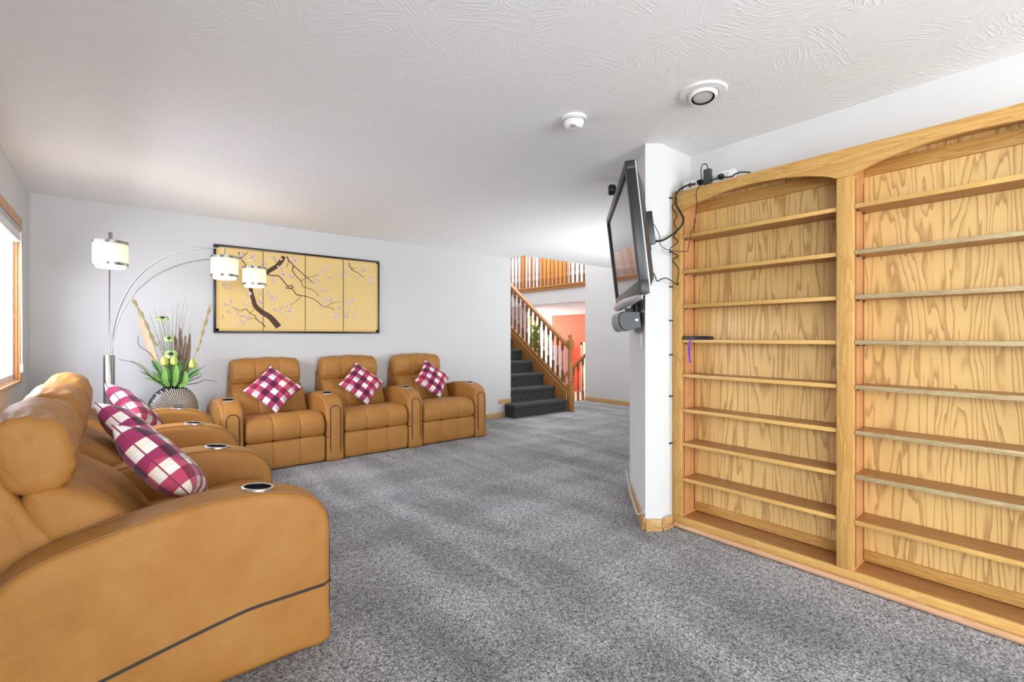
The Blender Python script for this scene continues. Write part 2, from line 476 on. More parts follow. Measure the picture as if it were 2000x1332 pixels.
# ------------------------------------------------------------------ windows
def window(name, y0, y1, z0, z1, blinds):
    w = bpy.data.objects.new(name, None); C.objects.link(w); w.location = (XL, (y0 + y1) / 2, z0); struct(w)
    def L(x, y, z): return (x, y - (y0 + y1) / 2, z - z0)
    c = .072
    for lo, hi in (((0, y1, z0 - .03), (.018, y1 + c, z1 + c)), ((0, y0 - c, z0 - .03), (.018, y0, z1 + c)), ((0, y0, z1), (.018, y1, z1 + c))):
        MB().box(L(*lo), L(*hi), .005, 2).build('casing', M['casing'], w)
    MB().box(L(-.02, y0 - c, z0 - .025), L(.022, y1 + .02, z0), .006, 2).build('sill', M['casing'], w)
    for lo, hi in (((-.048, y1 - .008, z0), (0, y1, z1)), ((-.048, y0, z0), (0, y0 + .008, z1)), ((-.048, y0, z1 - .008), (0, y1, z1)), ((-.048, y0, z0), (0, y1, z0 + .006))):
        MB().box(L(*lo), L(*hi)).build('jamb', M['casing'], w)
    ym = (y0 + y1) / 2
    for a, d in ((y0 + .008, ym), (ym, y1 - .008)):
        s = MB()
        s.box(L(-.045, a, z0 + .006), L(-.02, a + .03, z1 - .006)); s.box(L(-.045, d - .03, z0 + .006), L(-.02, d, z1 - .006))
        s.box(L(-.045, a + .03, z0 + .006), L(-.02, d - .03, z0 + .045)); s.box(L(-.045, a + .03, z1 - .045), L(-.02, d - .03, z1 - .006))
        f = s.build('sash', M['white'], w)
        MB().box(L(-.035, a + .03, z0 + .045), L(-.031, d - .03, z1 - .045)).build('pane', M['glass'], f)
    return w


window('window_1', WY0, WY1, WZ0, WZ1, True)
window('added_window_2', -2.45, -.55, .85, 2.05, False)  # unseen window, added to let light in from behind the camera
# blind drawn up at the top of the far window, with its tilt wand
bl = thing('window_blind', 'white slatted blind raised to a stack at the top of the oak window', 'blind', (XL + .002, 4.11, 2.026))
MB().box((-.02, -.93, -.035), (.018, .93, 0), .004, 2).build('head_rail', M['blind_rail'], bl)
for k in range(7):
    MB().box((-.019, -.92, -.045 - k * .007), (.019, .92, -.042 - k * .007)).build('slat', M['blind'], bl)
MB().box((-.018, -.92, -.105), (.018, .92, -.09), .004, 2).build('bottom_rail', M['blind'], bl)
wand = MB().tube([(.022, .90, -.03), (.024, .915, -.4), (.025, .925, -1.0)], .0035, 6).build('tilt_wand', M['blind'], bl)
MB().lathe([(.004, 0), (.008, -.01), (.009, -.06), (.004, -.07)], 8, (.025, .925, -1.0)).build('tassel', M['cream_wall'], wand)

# ------------------------------------------------------------------ bookcase
XB = 2.76                                    # plane of the face frame
Y0, ST, BW, ZT = 1.714, .067, .848, 2.147
DEP = 2.945                                  # plane of the back panels
bk = thing('bookcase', 'tall oak built-in bookcase with arched bays and empty shelves', 'bookcase', (XB, 0, 0))
ye = [Y0, Y0 - ST, Y0 - ST - BW, Y0 - 2 * ST - BW - .006, Y0 - 2 * ST - 2 * BW, Y0 - 3 * ST - 2 * BW]
bays = [(ye[2], ye[1]), (ye[4], ye[3])]
stiles = [(ye[1], ye[0]), (ye[3], ye[2]), (ye[5], ye[4])]
for a, d in stiles:
    MB().box((0, a, .075), (.02, d, 2.01), .004, 2).build('stile', M['oak_z'], bk)
# arched top rail, one board across all bays
top, bot = [], []
Ya, Yb = ye[5], ye[0]
ys = sorted(set([Ya, Yb] + [a + (d - a) * k / 28 for a, d in bays for k in range(29)]))
def arch(y):
    for a, d in bays:
        if a <= y <= d:
            s = (y - (a + d) / 2) / ((d - a) / 2)
            return 2.010 + .078 * max(0, 1 - s * s) ** .8
    return 2.010
b = MB(); n = len(ys)
vs = []
for x in (0.0, .02):
    vs += [(x, y, arch(y)) for y in ys] + [(x, y, ZT) for y in ys]
fs = []
for i in range(n - 1):
    fs += [(i, i + 1, n + i + 1, n + i), (2 * n + i, 3 * n + i, 3 * n + i + 1, 2 * n + i + 1), (i, 2 * n + i, 2 * n + i + 1, i + 1), (n + i, n + i + 1, 3 * n + i + 1, 3 * n + i)]
fs += [(0, n, 3 * n, 2 * n), (n - 1, 3 * n - 1, 4 * n - 1, 2 * n - 1)]
b.add(vs, fs)
b.build('arched_rail', M['oak_y'], bk, angle=30)
MB().box((0, Ya, .035), (.02, Yb, .075), .004, 2).build('bottom_rail', M['oak_edge'], bk)
MB().box((.004, Ya, 0), (.02, Yb, .036)).build('plinth', M['oak_y'], bk)
MB().tube([(-.001, Ya + .002, .016), (-.001, Yb - .02, .016)], .0155, 12).build('shoe_moulding', M['shoe'], bk)
MB().box((.02, Ya, ZT - .022), (DEP - XB + .02, Yb, ZT - .002)).build('top_board', M['oak_y'], bk)
D = DEP - XB
SZ = [1.868, 1.643, 1.4245, 1.203, .984, .763, .548, .324]
for i, (a, d) in enumerate(bays):
    MB().box((D, a - .03, .03), (D + .012, d + .03, ZT)).build('back_panel', mat_ply('oak_plywood_%s' % 'ab'[i], 3.1 + 5.3 * i, (.24, .36)[i]), bk)
    for y0, y1 in ((a - .018, a), (d, d + .018)):
        sp = MB().box((.02, y0, .06), (D, y1, 2.12)).build('side_panel', M['oak_side'], bk)
        # recessed dark shelf-standard strips with pin holes
        yy = y1 if y1 == a else y0
        s_ = 1 if y1 == a else -1
        for x in (.032, D - .03):
            MB().box((x, min(yy, yy + s_ * .0012), .09), (x + .006, max(yy, yy + s_ * .0012), 2.0)).build('shelf_standard', M['piping'], sp)
    MB().box((D - .016, a, .08), (D, d, .135), .003, 2).build('lower_cleat', M['oak_y'], bk)
    MB().box((D - .016, a, 2.035), (D, d, 2.1), .003, 2).build('upper_cleat', M['oak_y'], bk)
    MB().box((.02, a, .056), (D, d, .076)).build('bottom_board', M['oak_shelf'], bk)
    for k, z in enumerate(SZ):
        s = MB().box((.022, a + .002, z - .019), (D - .004, d - .002, z)).build('shelf', M['oak_shelf'], bk)
        e = M['ply_edge'] if (i == 1 and 0 < k < 7) else M['oak_edge']
        eo = MB().box((.008, a + .002, z - .0205), (.022, d - .002, z + .0005), .002, 2).build('edge_band', e, s)
        if e is M['ply_edge']: eo['label'] = 'greyish raw plywood edge'
        for yy, sg in ((a, 1), (d, -1)):
            for x in (.05, D - .04):
                MB().tube([(x, yy, z - .025), (x, yy + sg * .012, z - .025)], .004, 6).build('shelf_pin', M['dark_grey'], s)

# ------------------------------------------------------------------ recliners
def offset(poly, d):
    N = len(poly); out = []
    for i in range(N):
        t = poly[(i + 1) % N] - poly[i - 1]
        nrm = Vector((-t.y, t.x)).normalized() if t.length > 1e-9 else Vector((0, 0))
        out.append(poly[i] + nrm * (d[i] if isinstance(d, list) else d))
    return out


def orient(poly):
    a = sum(poly[i - 1].x * poly[i].y - poly[i].x * poly[i - 1].y for i in range(len(poly)))
    return poly if a > 0 else poly[::-1]


def pad(cp, hw, n=6, er=.04, seams=(), groove=.007, puff=.006, xs=None, extra=None, xr=.8):
    """leather cushion: closed side profile (y, z) carried across the width, edges rounded, seams sunk"""
    prof = orient([Vector((p[0], p[1])) for p in spline([Vector((a, b_, 0)) for a, b_ in cp], n, True)])
    st = []
    for k in range(7):
        a = PI / 2 * k / 6
        st.append(hw - er * xr * (1 - math.sin(a)))
    edges = list(st)
    xsn = sorted(set([-x for x in edges] + edges))
    inner = hw - er * xr
    k = -inner
    body = []
    while k < inner:
        body.append(k); k += .022
    for s_ in seams:
        body = [x for x in body if abs(x - s_) > .014] + [s_ - .012, s_ - .005, s_ - .0015, s_ + .0015, s_ + .005, s_ + .012]
    xsn = sorted(set([round(x, 5) for x in xsn + body]))
    rings = []; bm_ = MB(); N = len(prof)
    bounds = [-hw] + sorted(seams) + [hw]
    for x in xsn:
        ex = abs(x) - inner
        ins = 0.0
        if ex > 0:
            q = min(1, ex / (er * xr)); ins += er * (1 - math.sqrt(max(0, 1 - q * q)))
        for s_ in seams:
            ins += groove * math.exp(-((x - s_) / .0045) ** 2)
        for i in range(len(bounds) - 1):
            if bounds[i] <= x <= bounds[i + 1]:
                m_ = (x - bounds[i]) / max(1e-6, bounds[i + 1] - bounds[i])
                ins -= puff * math.sin(PI * m_)
        d = []
        for i, p in enumerate(prof):
            d.append(ins + (extra(x, p, i / N) if extra else 0))
        rg = offset(prof, d)
        base = len(bm_.v)
        rings.append([(x * (xs(p.y) if xs else 1), q.x, q.y) for p, q in zip(prof, rg)])
    for rg in rings: bm_.v += rg
    for i in range(len(rings) - 1):
        for j in range(N):
            bm_.f.append((i * N + j, i * N + (j + 1) % N, (i + 1) * N + (j + 1) % N, (i + 1) * N + j))
    for ri, xx in ((0, -1), (len(rings) - 1, 1)):
        c_ = len(bm_.v); rg = rings[ri]
        mid = [(q[0] + xx * .002, q[1] * .75 + sum(w[1] for w in rg) / N * .25, q[2] * .75 + sum(w[2] for w in rg) / N * .25) for q in rg]
        bm_.v += mid
        for j in range(N):
            bm_.f.append((ri * N + j, ri * N + (j + 1) % N, c_ + (j + 1) % N, c_ + j))
        cc = len(bm_.v); bm_.v.append((rg[0][0] + xx * .003, sum(w[1] for w in rg) / N, sum(w[2] for w in rg) / N))
        for j in range(N):
            bm_.f.append((c_ + j, c_ + (j + 1) % N, cc))
    bm_.sm = [True] * len(bm_.f)
    return bm_


AW, PITCH = .175, .885
SEAM = .118
# armrest, own origin at the middle of its front foot
ARM = [(0, .006), (0, .15), (0, .30), (0, .42), (.006, .495), (.026, .549), (.065, .590), (.115, .615), (.18, .634), (.26, .646), (.35, .649), (.45, .645),
       (.56, .631), (.67, .609), (.78, .581), (.87, .546), (.925, .50), (.945, .44), (.95, .3), (.95, .15), (.95, .006), (.7, .004), (.4, .004), (.15, .004)]
def arm_extra(x, p, t): return -.004 * noise.noise(Vector((x * 7, p.x * 5, p.y * 5)))
arm_me = pad(ARM, AW / 2, 4, .034, (), 0, .004, None, arm_extra, .95).mesh('armrest', 60)
def lower_seam(y): return .244 - .0 * y if y < .15 else .244 - .105 * max(0, (y - .28)) ** 1.15 * 1.9
pp = MB()
for s_ in (-1, 1):
    X = s_ * (AW / 2 + .0035)
    pp.tube([(s_ * .064, -.0045, .243), (s_ * .078, -.003, .243), (s_ * (AW / 2 - .006), .004, .243), (X, .022, .243)] + [(X, y / 100, lower_seam(y / 100)) for y in range(5, 94, 5)], .0030, 6)
    pp.tube([(s_ * (AW / 2 + .004), y / 100, .0) for y in ()] or [(X, .022, .2380)] + [(X, y / 100, lower_seam(y / 100) - .0062) for y in range(5, 94, 5)], .0026, 6)
pipe_me = pp.mesh('piping')
# stitched line along each upper shoulder of the arm
ss = MB()
prof = orient([Vector((p.x, p.y)) for p in spline([Vector((a, b_, 0)) for a, b_ in ARM], 4, True)])
for s_ in (-1, 1):
    ring = offset(prof, .0008)
    pts = [Vector((s_ * (AW / 2 - .0165), q.x, q.y)) for p, q in zip(prof, ring) if p.y > .50 and .004 < p.x < .93]
    pts.sort(key=lambda v: v.y)
    ss.tube(pts, .0022, 5)
stitch_me = ss.mesh('stitching')
# raised front panel and the dark welt around it
fp = MB()
out_ = [(-.046, .025)] + [(-.046, z) for z in (.2, .4, .487)] + [(-.046 * math.cos(a * PI / 12), .487 + .05 * math.sin(a * PI / 12)) for a in range(1, 12)] + [(.046, z) for z in (.487, .4, .2, .025)]
N = len(out_)
lay = [(1.0, .004), (1.0, -.007), (.93, -.0115), (.80, -.0135)]
def front_y(z): return 0 if z < .42 else (.006 * (z - .42) / .075 if z < .495 else .006 + .020 * (z - .495) / .054)
for s_, y in lay:
    fp.v += [(x * s_, y + front_y(z), .28 + (z - .28) * (s_ if s_ == 1 else 1 - (1 - s_) * .22)) for x, z in out_]
for i in range(3):
    for j in range(N):
        fp.f.append((i * N + j, i * N + (j + 1) % N, (i + 1) * N + (j + 1) % N, (i + 1) * N + j))
fp.f.append(tuple(3 * N + j for j in range(N))); fp.sm = [True] * len(fp.f)
panel_me = fp.mesh('front_panel', 50)
wl = MB().tube([(x * 1.10, front_y(z) - .0052, z if z < .45 else z + .005) for x, z in out_], .0042, 6)
welt_me = wl.mesh('welt')
cup = MB().lathe([(.047, -.02), (.047, .0026), (.0495, .0042), (.053, .0042), (.0558, .0016), (.057, -.02)], 32, caps=False)
ring_me = cup.mesh('cup_ring')
cup_me = MB().lathe([(.001, .0005), (.047, .001), (.0472, .0022)], 32, caps=False).mesh('cup_well')
# seat, footrest, lumbar cushion, headrest, back shell
seat_me = pad([(.66, .31), (.66, .43), (.55, .455), (.42, .462), (.30, .474), (.18, .485), (.09, .478), (.03, .449), (.0, .40), (-.006, .345), (.006, .29), (.035, .268), (.12, .265), (.35, .265), (.55, .265)],
              .345, 5, .035, (-SEAM, SEAM), .007, .007, None, lambda x, p, t: -.004 * noise.noise(Vector((x * 6, p.x * 8, p.y * 8)))).mesh('seat', 60)
foot_me = pad([(.008, .05), (.002, .14), (.004, .22), (.02, .258), (.06, .262), (.10, .25), (.10, .14), (.10, .03), (.06, .012), (.025, .014)],
              .346, 5, .02, (-SEAM, SEAM), .005, .004).mesh('footrest', 60)
def smooth(a, b_, x):
    t = max(0, min(1, (x - a) / (b_ - a))); return t * t * (3 - 2 * t)
def lum_extra(x, p, t):
    e = -.007 * noise.noise(Vector((x * 5, p.x * 6, p.y * 6 + 4)))
    m_ = smooth(.60, .74, p.y) * (1 - smooth(.0, .02, p.x - .78))
    return e + .004 * m_ * math.sin(x * 55 + 3 * noise.noise(Vector((x * 8, 0, 3))))
lum_me = pad([(.515, .40), (.535, .46), (.565, .52), (.605, .585), (.655, .645), (.71, .695), (.765, .735), (.82, .752), (.86, .735), (.865, .66), (.82, .55), (.74, .44), (.65, .385), (.57, .37)],
             .348, 6, .055, (-SEAM, SEAM), .006, .008, lambda z: 1.0 - .05 * smooth(.45, .95, z), lum_extra).mesh('backrest', 60)
def head_extra(x, p, t):
    m_ = smooth(.14, .28, abs(x)) * (1 - .75 * smooth(.30, .345, abs(x)))
    e = .0024 * m_ * math.sin(2 * PI * 13 * t + 2.5 * noise.noise(Vector((x * 6, t * 9, 1))))
    e += -.007 * noise.noise(Vector((x * 5.5, p.x * 7, p.y * 7))) - .0025 * noise.noise(Vector((x * 17, p.x * 16, p.y * 16)))
    return e + .018 * m_ * smooth(.955, 1.0, p.y)
head_me = pad([(.800, .728), (.762, .752), (.738, .80), (.736, .86), (.752, .92), (.785, .968), (.83, .995), (.88, .998), (.922, .972), (.94, .91), (.935, .84), (.905, .765), (.85, .73)],
              .345, 7, .055, (-SEAM, SEAM), .006, .007, lambda z: 1.0 - .05 * smooth(.45, .95, z) - .02 * smooth(.95, 1.02, z), head_extra).mesh('headrest', 60)
shell_me = pad([(.66, .06), (.66, .30), (.70, .42), (.775, .55), (.835, .65), (.875, .735), (.925, .83), (.95, .80), (.955, .55), (.955, .3), (.95, .06), (.80, .04)],
               .352, 5, .03, (), 0, .004, lambda z: 1.0 - .05 * smooth(.45, .95, z)).mesh('back_shell', 60)
frame_me = MB().box((-.345, .05, .0), (.345, .9, .035)).box((-.35, .12, .03), (.35, .66, .27)).mesh('base_frame')


seam_l, seam_r = [MB().tube(spline([(s_ * .331, .835, .748), (s_ * .3355, .872, .80), (s_ * .3345, .895, .86), (s_ * .332, .905, .92), (s_ * .322, .915, .965)], 6), .0028, 6).mesh('side_seam') for s_ in (-1, 1)]


def make_recliner():
    r_ = thing('recliner', '', 'recliner')
    link('base_frame', frame_me, M['black'], r_)
    link('seat', seat_me, M['leather'], r_); link('footrest', foot_me, M['leather'], r_)
    link('backrest', lum_me, M['leather'], r_); link('headrest', head_me, M['leather'], r_); link('back_shell', shell_me, M['leather'], r_)
    for s_ in (-1, 1):                       # side seam of the head cushion
        link('side_seam', seam_l if s_ < 0 else seam_r, M['leather'], r_.children[4])
    arms = []
    for s_ in (-1, 1):
        a = link('armrest', arm_me, M['leather'], r_, (s_ * PITCH / 2, 0, 0)); arms.append(a)
        link('piping', pipe_me, M['piping'], a); link('stitching', stitch_me, M['thread'], a)
        link('front_panel', panel_me, M['leather'], a); link('welt', welt_me, M['piping'], a)
        q = link('cup_ring', ring_me, M['ring'], a, (0, .245, .6490)); q.rotation_euler = (R(7), 0, 0)
        q = link('cup_well', cup_me, M['well'], a, (0, .245, .6490)); q.rotation_euler = (R(7), 0, 0)
    return r_, arms


rec, arms = make_recliner()
GL, GF = 'recliners along the window wall', 'recliners along the far wall'
left_labels = ['tan leather recliner nearest the camera, its whole outer arm side showing', 'tan leather recliner in the middle of the row under the window', 'tan leather recliner at the corner end of the row under the window']
far_labels = ['tan leather recliner left of three on far wall, beside the vase', 'tan leather recliner in the middle of three on far wall, below the picture', 'tan leather recliner right of three on far wall, nearest the stairs']
LROT = R(90.75)
lx0, ly0 = .655, 1.93 + AW / 2 + PITCH / 2
recs = []
for i in range(3):
    o = rec if i == 0 else copy_tree(rec, None, (arms[0],))
    o.location = (lx0 - math.sin(LROT - PI / 2) * PITCH * (i + .5), ly0 + PITCH * i, 0); o.rotation_euler = (0, 0, LROT)
    o['label'] = left_labels[i]; o['group'] = GL; recs.append(o)
    for ch in o.children:                    # this row stands clear of the wall, its backs let down a little
        if ch.name.split('.')[0] in ('backrest', 'headrest', 'back_shell'):
            ch.matrix_local = Matrix.Translation((0, .60, .42)) @ Matrix.Rotation(R(-4), 4, 'X') @ Matrix.Translation((0, -.60, -.42))
for i in range(3):
    o = copy_tree(rec, None, () if i == 0 else (arms[0],))
    for ch in o.children:
        if ch.name.split('.')[0] in ('backrest', 'headrest', 'back_shell'): ch.matrix_local = Matrix.Identity(4)
    o.location = (1.2125 + PITCH * i, 4.73, 0); o.rotation_euler = (0, 0, 0)
    o['label'] = far_labels[i]; o['group'] = GF; recs.append(o)

# ------------------------------------------------------------------ plaid cushions
def pillow_mesh():
    n = 30; a = .197; vs = []; uvs = []; fs = []
    for side in (1, -1):
        for i in range(n + 1):
            for j in range(n + 1):
                u, v = -1 + 2 * i / n, -1 + 2 * j / n
                e = max(0, (1 - u ** 4) * (1 - v ** 4))
                h = .078 * e ** .55 * (1 - .12 * (u * u + v * v))
                h += .004 * noise.noise(Vector((u * 3, v * 3, side))) * e
                pu = u * a * (1 - .085 * (1 - v * v) * abs(u) ** 2); pv = v * a * (1 - .085 * (1 - u * u) * abs(v) ** 2)
                vs.append((pu, -side * h, pv)); uvs.append(((u + 1) / 2, (v + 1) / 2))
    m = (n + 1) ** 2
    for side in (0, 1):
        for i in range(n):
            for j in range(n):
                q = [side * m + i * (n + 1) + j, side * m + (i + 1) * (n + 1) + j, side * m + (i + 1) * (n + 1) + j + 1, side * m + i * (n + 1) + j + 1]
                fs.append(tuple(q if side == 0 else q[::-1]))
    me = bpy.data.meshes.new('cushion_cover'); me.from_pydata(vs, [], fs); me.update()
    ul = me.uv_layers.new(name='UVMap')
    for l in me.loops: ul.data[l.index].uv = uvs[l.vertex_index]
    bm = bmesh.new(); bm.from_mesh(me); bmesh.ops.remove_doubles(bm, verts=bm.verts[:], dist=.0004); bm.to_mesh(me); bm.free()
    me.polygons.foreach_set('use_smooth', [True] * len(me.polygons))
    return me


pil_me = pillow_mesh()
k = .197; ed = []
for i in range(41):
    t = -1 + 2 * i / 40; ed.append((t * k, 0, -k * (1 - .085 * (1 - t * t))))
sq = []
for q in range(4):
    ca, sa = math.cos(q * PI / 2), math.sin(q * PI / 2)
    sq += [(x * ca - z * sa, 0, x * sa + z * ca) for x, y, z in ed[:-1]]
edge_me = MB().tube(sq + sq[:1], .0028, 6, False).mesh('seam_edge')
tag_me = MB().box((-.006, -.0015, -.024), (.006, .0015, 0)).mesh('care_tag')
pil_labels = ['plaid cushion leaning edge-on in the recliner nearest the camera', 'plaid cushion in the middle recliner under the window, behind the nearest cushion', 'plaid cushion in the corner-end recliner under the window, closest to the lamp pole',
              'plaid cushion with reddish bands on left recliner of the far wall', 'plaid cushion on the middle recliner of the far wall', 'plaid cushion on the far-wall recliner nearest the stairs']
adj = [(.012, .50, .685, -40, 25, 0), (.0, .555, .675, -41, 34, 4), (.02, .525, .69, -38, 42, -3), (.0, .51, .695, -33, 45, -2), (.03, .51, .695, -32, 46, 6), (.06, .51, .695, -32, 43, 8)]
for i, r_ in enumerate(recs):
    x, y, z, tilt, roll, yaw_ = adj[i]
    p = thing('cushion', pil_labels[i], 'cushion', (0, 0, 0), group='plaid cushions on the recliners')
    link('cover', pil_me, M['plaid'], p)
    e_ = link('seam_edge', edge_me, M['edge'], p)
    link('care_tag', tag_me, M['white'], p, (k * .97, 0, -k * .98))
    loc = Matrix.Translation(r_.location) @ Matrix.Rotation(r_.rotation_euler.z, 4, 'Z')
    p.matrix_world = loc @ Matrix.Translation((x, y, z)) @ Matrix.Rotation(R(yaw_), 4, 'Z') @ Matrix.Rotation(R(tilt), 4, 'X') @ Matrix.Rotation(R(roll), 4, 'Y')

# ------------------------------------------------------------------ silk screen painting on the far wall
PY = 5.672
pt = thing('folding_screen_picture', 'four-panel gold silk screen painted with blossoming branches on the far wall', 'painting', (0, 0, 0))
px0, px1, pz0, pz1 = .752, 2.535, 1.262, 2.170
fw = .022
for lo, hi in (((px0, PY, pz0), (px1, YF - .002, pz0 + fw)), ((px0, PY, pz1 - fw), (px1, YF - .002, pz1)), ((px0, PY, pz0 + fw), (px0 + fw, YF - .002, pz1 - fw)), ((px1 - fw, PY, pz0 + fw), (px1, YF - .002, pz1 - fw))):
    MB().box(lo, hi, .003, 2).build('frame_rail', M['lacquer'], pt)
t = NT('gold_silk'); q_ = t.obj((1, 1, 60))
silk = t.done(t.mix(t.noise(q_, 6, 4, .6), (.68, .47, .16), (.80, .60, .26)), .55, normal=t.bump(t.noise(q_, 30, 3), .1, .002))
border = plain('gold_brocade_border', (.66, .42, .14), .5)
M['bark'] = plain('brown_ink_bark', (.075, .042, .022), .8, var=.5, scale=25)
M['petal'] = plain('pale_pink_petal', (.74, .56, .48), .8, var=.12)
M['petal_dark'] = plain('dark_bud_ink', (.16, .07, .05), .8)
pw = (px1 - px0 - 2 * fw) / 4
panels = []
for k in range(4):
    a = px0 + fw + k * pw
    o = MB().box((a + .0015, PY + .006, pz0 + fw), (a + pw - .0015, YF - .004, pz1 - fw)).build('panel', silk, pt)
    panels.append(o)
    if k < 3:
        MB().box((a + pw - .0025, PY + .003, pz0 + fw), (a + pw + .0025, PY + .012, pz1 - fw)).build('hinge_line', M['lacquer'], pt)
bw = .024
ob = MB(); yb = PY + .0045
ob.box((px0 + fw, yb, pz0 + fw), (px1 - fw, yb + .002, pz0 + fw + bw)); ob.box((px0 + fw, yb, pz1 - fw - bw * .6), (px1 - fw, yb + .002, pz1 - fw))
ob.box((px0 + fw, yb, pz0 + fw), (px0 + fw + bw, yb + .002, pz1 - fw)); ob.box((px1 - fw - bw, yb, pz0 + fw), (px1 - fw, yb + .002, pz1 - fw))
ob.build('brocade_border', border, pt)


def zp(x, y):                               # position in the close-up study of the picture -> point on the silk
    p = at(410 + x / 5.882, 470 + y / 5.882, y=PY + .004)
    return Vector((p.x, PY + .0035, p.z))


def ribbon(mb, pts, ws):
    pts = spline([zp(*p) for p in pts], 6); n_ = len(pts); base = []
    for i, p in enumerate(pts):
        t_ = (pts[min(i + 1, n_ - 1)] - pts[max(i - 1, 0)]).normalized(); nn = Vector((-t_.z, 0, t_.x))
        w_ = ws[0] + (ws[1] - ws[0]) * i / (n_ - 1); w_ *= 1 + .06 * math.sin(i * 2.1)
        base += [p + nn * w_ * .5, p - nn * w_ * .5, p + nn * w_ * .5 + Vector((0, .0015, 0)), p - nn * w_ * .5 + Vector((0, .0015, 0))]
    fs_ = []
    for i in range(n_ - 1):
        a = i * 4; b_ = a + 4
        fs_ += [(a, a + 1, b_ + 1, b_), (a, b_, b_ + 2, a + 2), (a + 1, a + 3, b_ + 3, b_ + 1)]
    mb.add(base, fs_)


br = MB()
ribbon(br, [(460, 500), (478, 600), (500, 680), (520, 745), (590, 815), (680, 870), (740, 930), (790, 992)], (.032, .066))
ribbon(br, [(640, 370), (700, 335), (770, 290), (825, 230), (850, 180)], (.046, .042))
br.build('painted_trunk', M['bark'], pt)
tw = MB()
for pts, ws in ((
    ([(655, 385), (720, 402), (795, 410), (890, 520), (955, 565), (1000, 620), (1100, 640), (1210, 680), (1290, 745), (1400, 775), (1430, 795)], (.012, .005)),
    ([(885, 180), (905, 225), (960, 285), (1060, 375), (1130, 435), (1190, 485)], (.013, .005)),
    ([(960, 290), (950, 345), (1000, 415), (1050, 470), (1070, 525), (1190, 570), (1250, 640)], (.010, .004)),
    ([(905, 230), (890, 280), (880, 315)], (.005, .003)),
    ([(1000, 630), (1040, 625), (1040, 650), (980, 700), (930, 745)], (.005, .003)),
    ([(1350, 750), (1420, 715), (1530, 700)], (.005, .003)),
    ([(1040, 465), (1120, 425), (1190, 410), (1250, 385)], (.005, .003)),
    ([(1600, 255), (1610, 300), (1650, 345), (1710, 375), (1745, 410), (1775, 418)], (.010, .003)),
    ([(1620, 315), (1690, 318)], (.005, .003)),
    ([(330, 130), (345, 190), (380, 240), (420, 290)], (.010, .007)),
    ([(435, 135), (370, 190), (340, 200)], (.006, .006)),
    ([(320, 800), (370, 800), (415, 785), (460, 835), (515, 860), (540, 905), (610, 960), (635, 992)], (.005, .009)),
    ([(515, 785), (480, 815), (465, 840)], (.004, .004)), ([(440, 905), (490, 890), (530, 900)], (.004, .004)),
    ([(720, 200), (770, 250), (800, 215)], (.005, .004)))):
    ribbon(tw, pts, ws)
# small bird sitting on the branch
ribbon(tw, [(865, 545), (900, 525), (940, 510), (945, 530)], (.006, .010)); ribbon(tw, [(880, 550), (920, 550), (955, 535), (965, 545)], (.008, .008))
tw.build('painted_twigs', M['bark'], pt)
cl = [(380, 150), (355, 165), (480, 175), (500, 190), (600, 250), (640, 275), (740, 215), (715, 190), (820, 200), (800, 310), (825, 325), (950, 215), (985, 225), (960, 240), (850, 385), (840, 400), (925, 400), (940, 420), (725, 435), (740, 460), (330, 320),
      (150, 500), (190, 505), (235, 515), (240, 550), (170, 545), (430, 600), (445, 615), (560, 600), (660, 605), (700, 660), (730, 680), (760, 655), (570, 680), (575, 720), (160, 730), (200, 735), (245, 700), (275, 770), (300, 785), (315, 830), (410, 735), (215, 825), (345, 935), (385, 935), (410, 885), (435, 890), (350, 870),
      (755, 785), (790, 780), (815, 830), (870, 750), (890, 740), (905, 800), (935, 795), (890, 830),
      (1335, 310), (1310, 350), (1245, 375), (1220, 440), (1235, 470), (1215, 535), (1135, 465), (1365, 430), (1385, 420), (1290, 565), (1315, 570), (1315, 665), (1310, 690), (1375, 690), (1390, 685), (1280, 765), (1270, 745), (1500, 765), (1490, 780), (1445, 855), (1430, 885), (1465, 850),
      (1515, 410), (1570, 390), (1585, 330), (1760, 320), (1745, 345), (1790, 355), (1695, 435), (1840, 420), (1835, 470), (1855, 490), (1610, 685), (1650, 680), (1585, 720), (1585, 810), (1655, 830), (1660, 880), (1575, 880), (1550, 865)]
random.seed(3)
pe = MB(); bd = MB()
for x, y in cl:
    for q in range(3):
        cx, cy = x + random.uniform(-16, 16), y + random.uniform(-14, 14)
        cpt = zp(cx, cy); rr = random.uniform(.013, .022) * (.62 if x < 340 else 1)
        nn_ = 10
        vs = [cpt + Vector((0, -.001, 0))] + [cpt + Vector((math.cos(a * 2 * PI / nn_), 0, math.sin(a * 2 * PI / nn_))) * rr * (1 if a % 2 else .66) + Vector((0, .001 * q, 0)) for a in range(nn_)]
        pe.add(vs, [(0, 1 + a, 1 + (a + 1) % nn_) for a in range(nn_)])
        for w_ in range(2):
            a = random.uniform(0, 2 * PI); c2 = cpt + Vector((math.cos(a), 0, math.sin(a))) * rr * random.uniform(.5, 1.2) + Vector((0, -.0016, 0))
            r2 = random.uniform(.002, .0042)
            bd.add([c2 + Vector((math.cos(b_ * 2 * PI / 5) * r2, 0, math.sin(b_ * 2 * PI / 5) * r2)) for b_ in range(5)], [(0, 1, 2, 3, 4)])
o = pe.build('painted_blossom', M['petal'], pt); o['kind'] = 'stuff'
o = bd.build('painted_bud', M['petal_dark'], pt); o['kind'] = 'stuff'
# signature column in the lower left corner
sg = MB()
for dx, dy, w_, h_ in ((145, 855, 12, 5), (150, 868, 5, 12), (142, 880, 10, 4), (158, 884, 8, 4), (150, 895, 5, 8)):
    p = zp(dx, dy); sg.box((p.x - w_ * .0004, p.y - .001, p.z - h_ * .0004), (p.x + w_ * .0004, p.y, p.z + h_ * .0004))
sg.build('signature', M['petal_dark'], pt)

